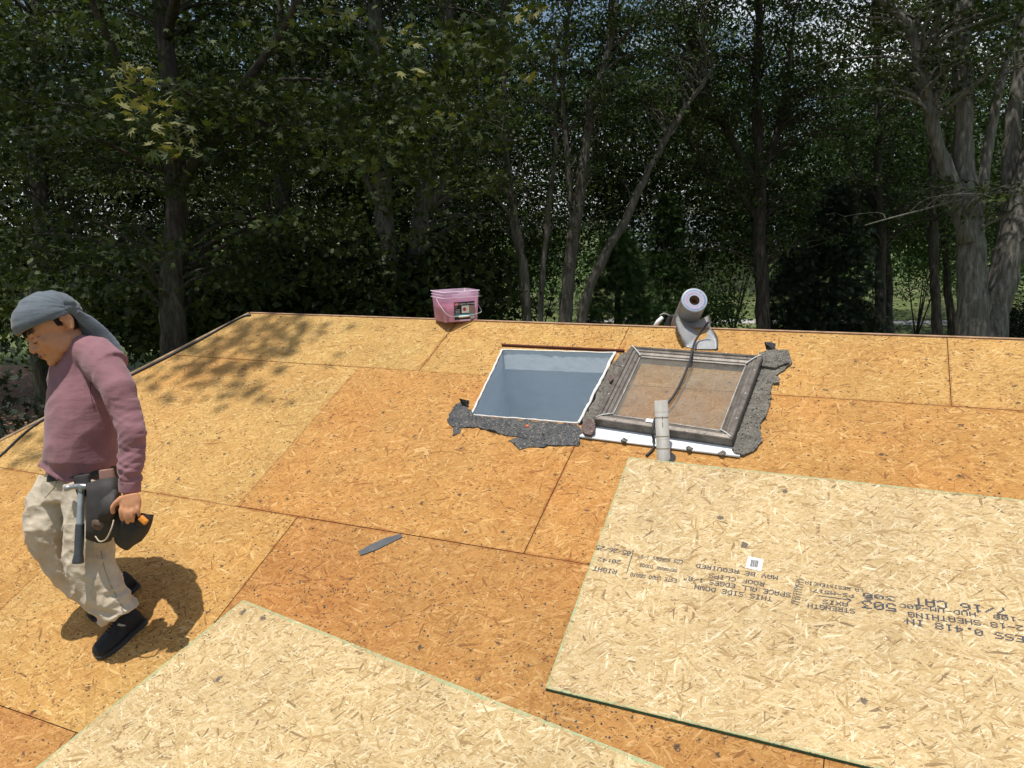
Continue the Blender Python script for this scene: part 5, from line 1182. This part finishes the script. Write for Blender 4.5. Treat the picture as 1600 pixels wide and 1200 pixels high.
# large grey tree at the right edge, several stems
D = 12.5
tree('silver_maple_tree', 'large tree with thick pale grey stems at the right edge of the view', 'tree', at(1525, 500, D),
     [[(1524, 580, D, 50), (1522, 480, D, 45), (1518, 380, D, 41), (1508, 270, D, 31), (1504, 150, D, 26), (1506, 0, D, 26), (1510, -160, D, 16)],
      [(1512, 380, D - .1, 26), (1492, 300, D - .1, 24), (1458, 205, D - .2, 21), (1442, 120, D - .3, 18), (1424, 45, D - .4, 14), (1372, 0, D - .5, 11), (1320, -50, D - .6, 7)],
      [(1540, 590, D + .3, 46), (1556, 490, D + .3, 44), (1576, 400, D + .3, 44), (1604, 290, D + .3, 44), (1640, 150, D + .3, 36), (1680, 0, D + .3, 26)],
      [(1560, 470, D + .5, 26), (1568, 380, D + .6, 26), (1578, 250, D + .6, 24), (1592, 110, D + .6, 20), (1600, -30, D + .6, 14)],
      [(1530, 330, D, 17), (1545, 230, D, 15), (1566, 120, D, 12), (1590, 20, D, 8)],
      [(1510, 310, D - .3, 4), (1450, 325, D - .6, 3), (1400, 338, D - .8, 2.5), (1352, 352, D - 1, 1.5)]],
     BARK_G, [(C(1520, -190, D), (3.8, 3.2, 2.4), 170, .7), (C(1470, 40, D - .5), (.9, 1, .8), 42, .42), (C(1560, 60, D - .8), (.9, 1, .9), 48, .40), (C(1400, 100, D + .4), (.8, .8, .6), 24, .38), (C(1600, 250, D + .9), (.5, .7, .9), 14, .35), (C(1540, 250, D - .8), (.4, .5, .6), 8, .28), (C(1380, 30, D), (1.0, 1, .5), 16, .4), (C(1545, 330, D - 1), (.4, .4, .5), 6, .25)],
     LEAF_MAPLE, T_M, .075, 190, frac=.7)
# pale trunks further back on the right (thin)
for (lab_, px, d, w_, lean) in (('thin dark tree left of the lawn gap on the right', 1388, 24, 13, 4), ('slim trunk just right of the lawn gap', 1478, 26, 12, 10), ('slim leaning tree far behind on the left, beside the fence', 578, 24, 11, -6)):
    tree('young_tree', lab_, 'tree', at(px, 490, d), [[(px + lean, 530, d, w_), (px, 420, d, w_ * .9), (px - 3, 300, d, w_ * .8), (px + 5, 140, d, w_ * .5)]], BARK_D, [(C(px, 180, d), (2.0, 1.8, 2.2), 46, .7)], LEAF_OAK, T_D, .13, 110)
# conifers
def conifer(lab_, px, ytop, ybot, wpx, d, leaf=LEAF_CON, per=260, grp=None, n=240, size=.17):
    base = at(px, ybot, d); top_ = at(px, ytop, d); root = empty('conifer_tree', (base.x, base.y, GZ), lab_, 'conifer', grp)
    bm = bmesh.new(); add_tube(bm, [Vector((base.x, base.y, GZ)), Vector((base.x, base.y, (GZ + top_.z) / 2)), Vector((base.x, base.y, top_.z - .1))], [.16, .1, .02], 8); link('trunk', bm_mesh(bm, True), root, BARK_D)
    R0 = wpx * .5 * d / FPX; Hh = top_.z - GZ; cs = []; rs = []
    for i in range(n):
        k_ = rng.uniform(0, 1) ** .8; r_ = R0 * (1 - k_) ** .75 * rng.uniform(.75, 1.08); a_ = rng.uniform(0, 2 * pi)
        cs.append((base.x + r_ * cos(a_), base.y + r_ * sin(a_), GZ + .2 + k_ * (Hh - .3) - .1 * r_)); rs.append(.42 * (1 - .5 * k_) + .08)
    p, tn = cluster_pts(cs, rs, per, .35)
    link('crown', leaves_mesh(p, size, T_C, tn, .5, .3), root, leaf)
conifer('dark conifer with a broad pointed shape, right of the roll', 1300, 285, 500, 190, 17, n=300)
conifer('low dark conifer between the membrane roll and the dark trunk', 1235, 380, 500, 150, 16.5, n=170)
conifer('greener lit conifer just left of the membrane roll', 965, 355, 500, 190, 18, LEAF_SHRUB, n=260)
conifer('green conifer rising behind the leaning stems', 1040, 300, 500, 130, 24, LEAF_SHRUB, n=220)
# shrubs in the light behind the trees
def shrub(lab_, px, py, wpx, hpx, d, leaf=LEAF_LIGHT, n=60, grp=None, size=.12):
    c_ = at(px, py, d); root = empty('shrub', (c_.x, c_.y, GZ), lab_, 'shrub', grp); rx, rz3 = wpx * .5 * d / FPX, hpx * .5 * d / FPX
    bm = bmesh.new()
    for i in range(5): e_ = c_ + Vector((random.gauss(0, rx * .4), random.gauss(0, .4), 0)); add_tube(bm, [Vector((c_.x, c_.y, GZ)), Vector((c_.x, c_.y, GZ)).lerp(e_, .5), e_], [.04, .03, .01], 6)
    o = link('stem', bm_mesh(bm, True), root, BARK_D); q = in_ell(n, tuple(c_), (rx, rx * .8, rz3), .3); q[:, 2] = np.maximum(q[:, 2], GZ + .2)
    p, tn = cluster_pts([tuple(x) for x in q], list(rng.uniform(.4, .8, n)), 130, .6); link('crown', leaves_mesh(p, size, T_D, tn, .6, .1), root, leaf)
shrub('bright green shrub in a light gap between the middle trunks', 835, 440, 120, 170, 30)
shrub('bright green tree-high shrub behind the membrane roll', 1090, 440, 130, 150, 27)
shrub('sunlit shrub behind the forked trunk', 1150, 380, 120, 150, 34)
shrub('small bright shrub in the gap by the far fence', 560, 440, 70, 100, 30)
shrub('pale green shrub at the foot of the roll, right side', 1105, 485, 110, 60, 22, LEAF_SHRUB)
shrub('light green shrub beside the lawn gap on the right', 1440, 420, 80, 120, 32)
shrub('leafy green shrub between the two pairs of trunks', 745, 430, 110, 150, 24, LEAF_SHRUB)
shrub('lit patch of maple leaves seen through the crown on the left', 428, 285, 62, 52, 20, LEAF_LIGHT, 16)
shrub('dark low bush beside the pale road, right edge', 1590, 500, 90, 60, 26, LEAF_CON)
# young maple growing beside the roof at the left edge
D = 6.6
b = at(10, 640, D); root = empty('maple_sapling', (b.x, b.y, GZ), 'young maple whose dark leaves rise beside the roof edge at the far left', 'sapling')
bm = bmesh.new(); add_tube(bm, [Vector((b.x - .2, b.y, GZ)), Vector((b.x - .15, b.y, -3.2)), Vector((b.x - .1, b.y, b.z + .3))], [.04, .03, .01], 7); link('trunk', bm_mesh(bm, True), root, BARK_D)
cs = [C(x, y, D + dd) for x, y, dd in ((-10, 590, 0), (15, 610, .1), (30, 650, -.1), (5, 660, 0), (50, 660, .1), (-20, 690, -.2), (-5, 640, .2), (25, 690, 0), (60, 640, .3), (-60, 620, 0), (-60, 700, .2), (60, 555, 2), (20, 550, 2), (-20, 540, 2))]
p, tn = cluster_pts(cs, [.24] * len(cs), 420, .7); link('crown', leaves_mesh(p, .075, T_M, tn * .5, .6, .2), root, LEAF_CON)
# far wood closing the view
def wood(nm, lab_, boxes, leaf, size, tpl, per=40, kind='stuff'):
    P = []
    for (x0, x1, y0, y1, d0, d1, n) in boxes:
        for _ in range(n):
            d_ = random.uniform(d0, d1); P.append(C(random.uniform(x0, x1), random.triangular(y0, y1, y1 * .6 + y0 * .4), d_))
    P = [p for p in P if p[2] > GZ]; p, tn = cluster_pts(P, list(rng.uniform(.8, 1.6, len(P))), per, .6)
    o = link(nm, leaves_mesh(p, size, tpl, tn, .5, .1), None, leaf); tag(o, lab_, 'trees', kind=kind)
wood('dark_wood', 'mass of dark woodland foliage behind the left-hand trees', [(-300, 780, -120, 470, 21, 31, 1700), (-300, 520, 380, 530, 19, 27, 500), (130, 760, 400, 525, 14.5, 19, 420)], LEAF_MAPLE, .21, T_D, 54)
wood('backing_wood', 'broken mass of tree foliage behind the middle and right-hand trees', [(740, 1750, -60, 250, 21, 29, 560), (1150, 1750, 150, 420, 20, 28, 420), (560, 900, 200, 460, 22, 30, 260), (920, 1210, 90, 440, 23, 31, 420), (780, 1120, 60, 330, 24, 31, 220)], LEAF_OAK, .15, T_D, 62)
wood('distant_wood', 'distant green woodland seen between the trunks in the middle and right', [(560, 1900, 320, 470, 42, 60, 420), (1250, 1900, 120, 440, 30, 42, 420)], LEAF_SHRUB, .28, T_D, 60)
wood('canopy', 'unseen leafy canopy added above the right-hand trees for shade', [(760, 1800, -420, -60, 13, 19, 210)], LEAF_OAK, .2, T_D)  # out-of-view leaf layer, added to keep the trees below dark
# distant house and fence
hc = at(1072, 365, 55); far = empty('far_house', (hc.x, hc.y, GZ), 'distant house with a blue-grey roof glimpsed between the tree trunks', 'house')
bm = bmesh.new(); box(bm, (hc.x, hc.y + 4, (GZ + hc.z - 1.2) / 2 - .2), (11, 7, hc.z - 1.2 - GZ + .4)); link('wall', bm_mesh(bm), far, WALL)
bm = bmesh.new(); V = [bm.verts.new(p) for p in ((hc.x - 6, hc.y, hc.z - 1.2), (hc.x + 6, hc.y, hc.z - 1.2), (hc.x + 6, hc.y + 8, hc.z - 1.2), (hc.x - 6, hc.y + 8, hc.z - 1.2), (hc.x - 6, hc.y + 4, hc.z + 1.3), (hc.x + 6, hc.y + 4, hc.z + 1.3))]
for f_ in ((0, 1, 5, 4), (2, 3, 4, 5), (0, 4, 3), (1, 2, 5)): bm.faces.new([V[i] for i in f_])
link('roof', bm_mesh(bm), far, simple('blue_grey_shingle', (.24, .27, .31), .9, .2, 3))
fa, fb = gxy(440, 500), gxy(640, 503); FB_ = simple('black_fence_metal', (.03, .03, .032), .5)
fence = empty('fence', (fa[0], fa[1], GZ), 'low dark metal picket fence in the distance left of the bucket', 'fence')
A, B = Vector((*fa, GZ)), Vector((*fb, GZ)); n = 42
pk = None
for i in range(n + 1):
    q = A.lerp(B, i / n); post = i % 14 == 0
    if pk is None or post:
        bm = bmesh.new(); w2 = .035 if post else .012; box(bm, (0, 0, .55), (w2 * 2, w2 * 2, 1.15 if post else 1.05)); me_ = bm_mesh(bm); me_.materials.append(FB_)
        if not post: pk = me_
    else: me_ = pk
    if pk is None and not post: pk = me_
    if post:
        o = bpy.data.objects.new('post', me_)
    else: o = bpy.data.objects.new('picket', pk or me_)
    COL.objects.link(o); o.matrix_world = Matrix.Translation(q); o.parent = fence; o.matrix_parent_inverse = fence.matrix_world.inverted()
for z in (.2, .95):
    bm = bmesh.new(); add_tube(bm, [A + Vector((0, 0, z)), B + Vector((0, 0, z))], .022, 6); link('rail', bm_mesh(bm), fence, FB_)
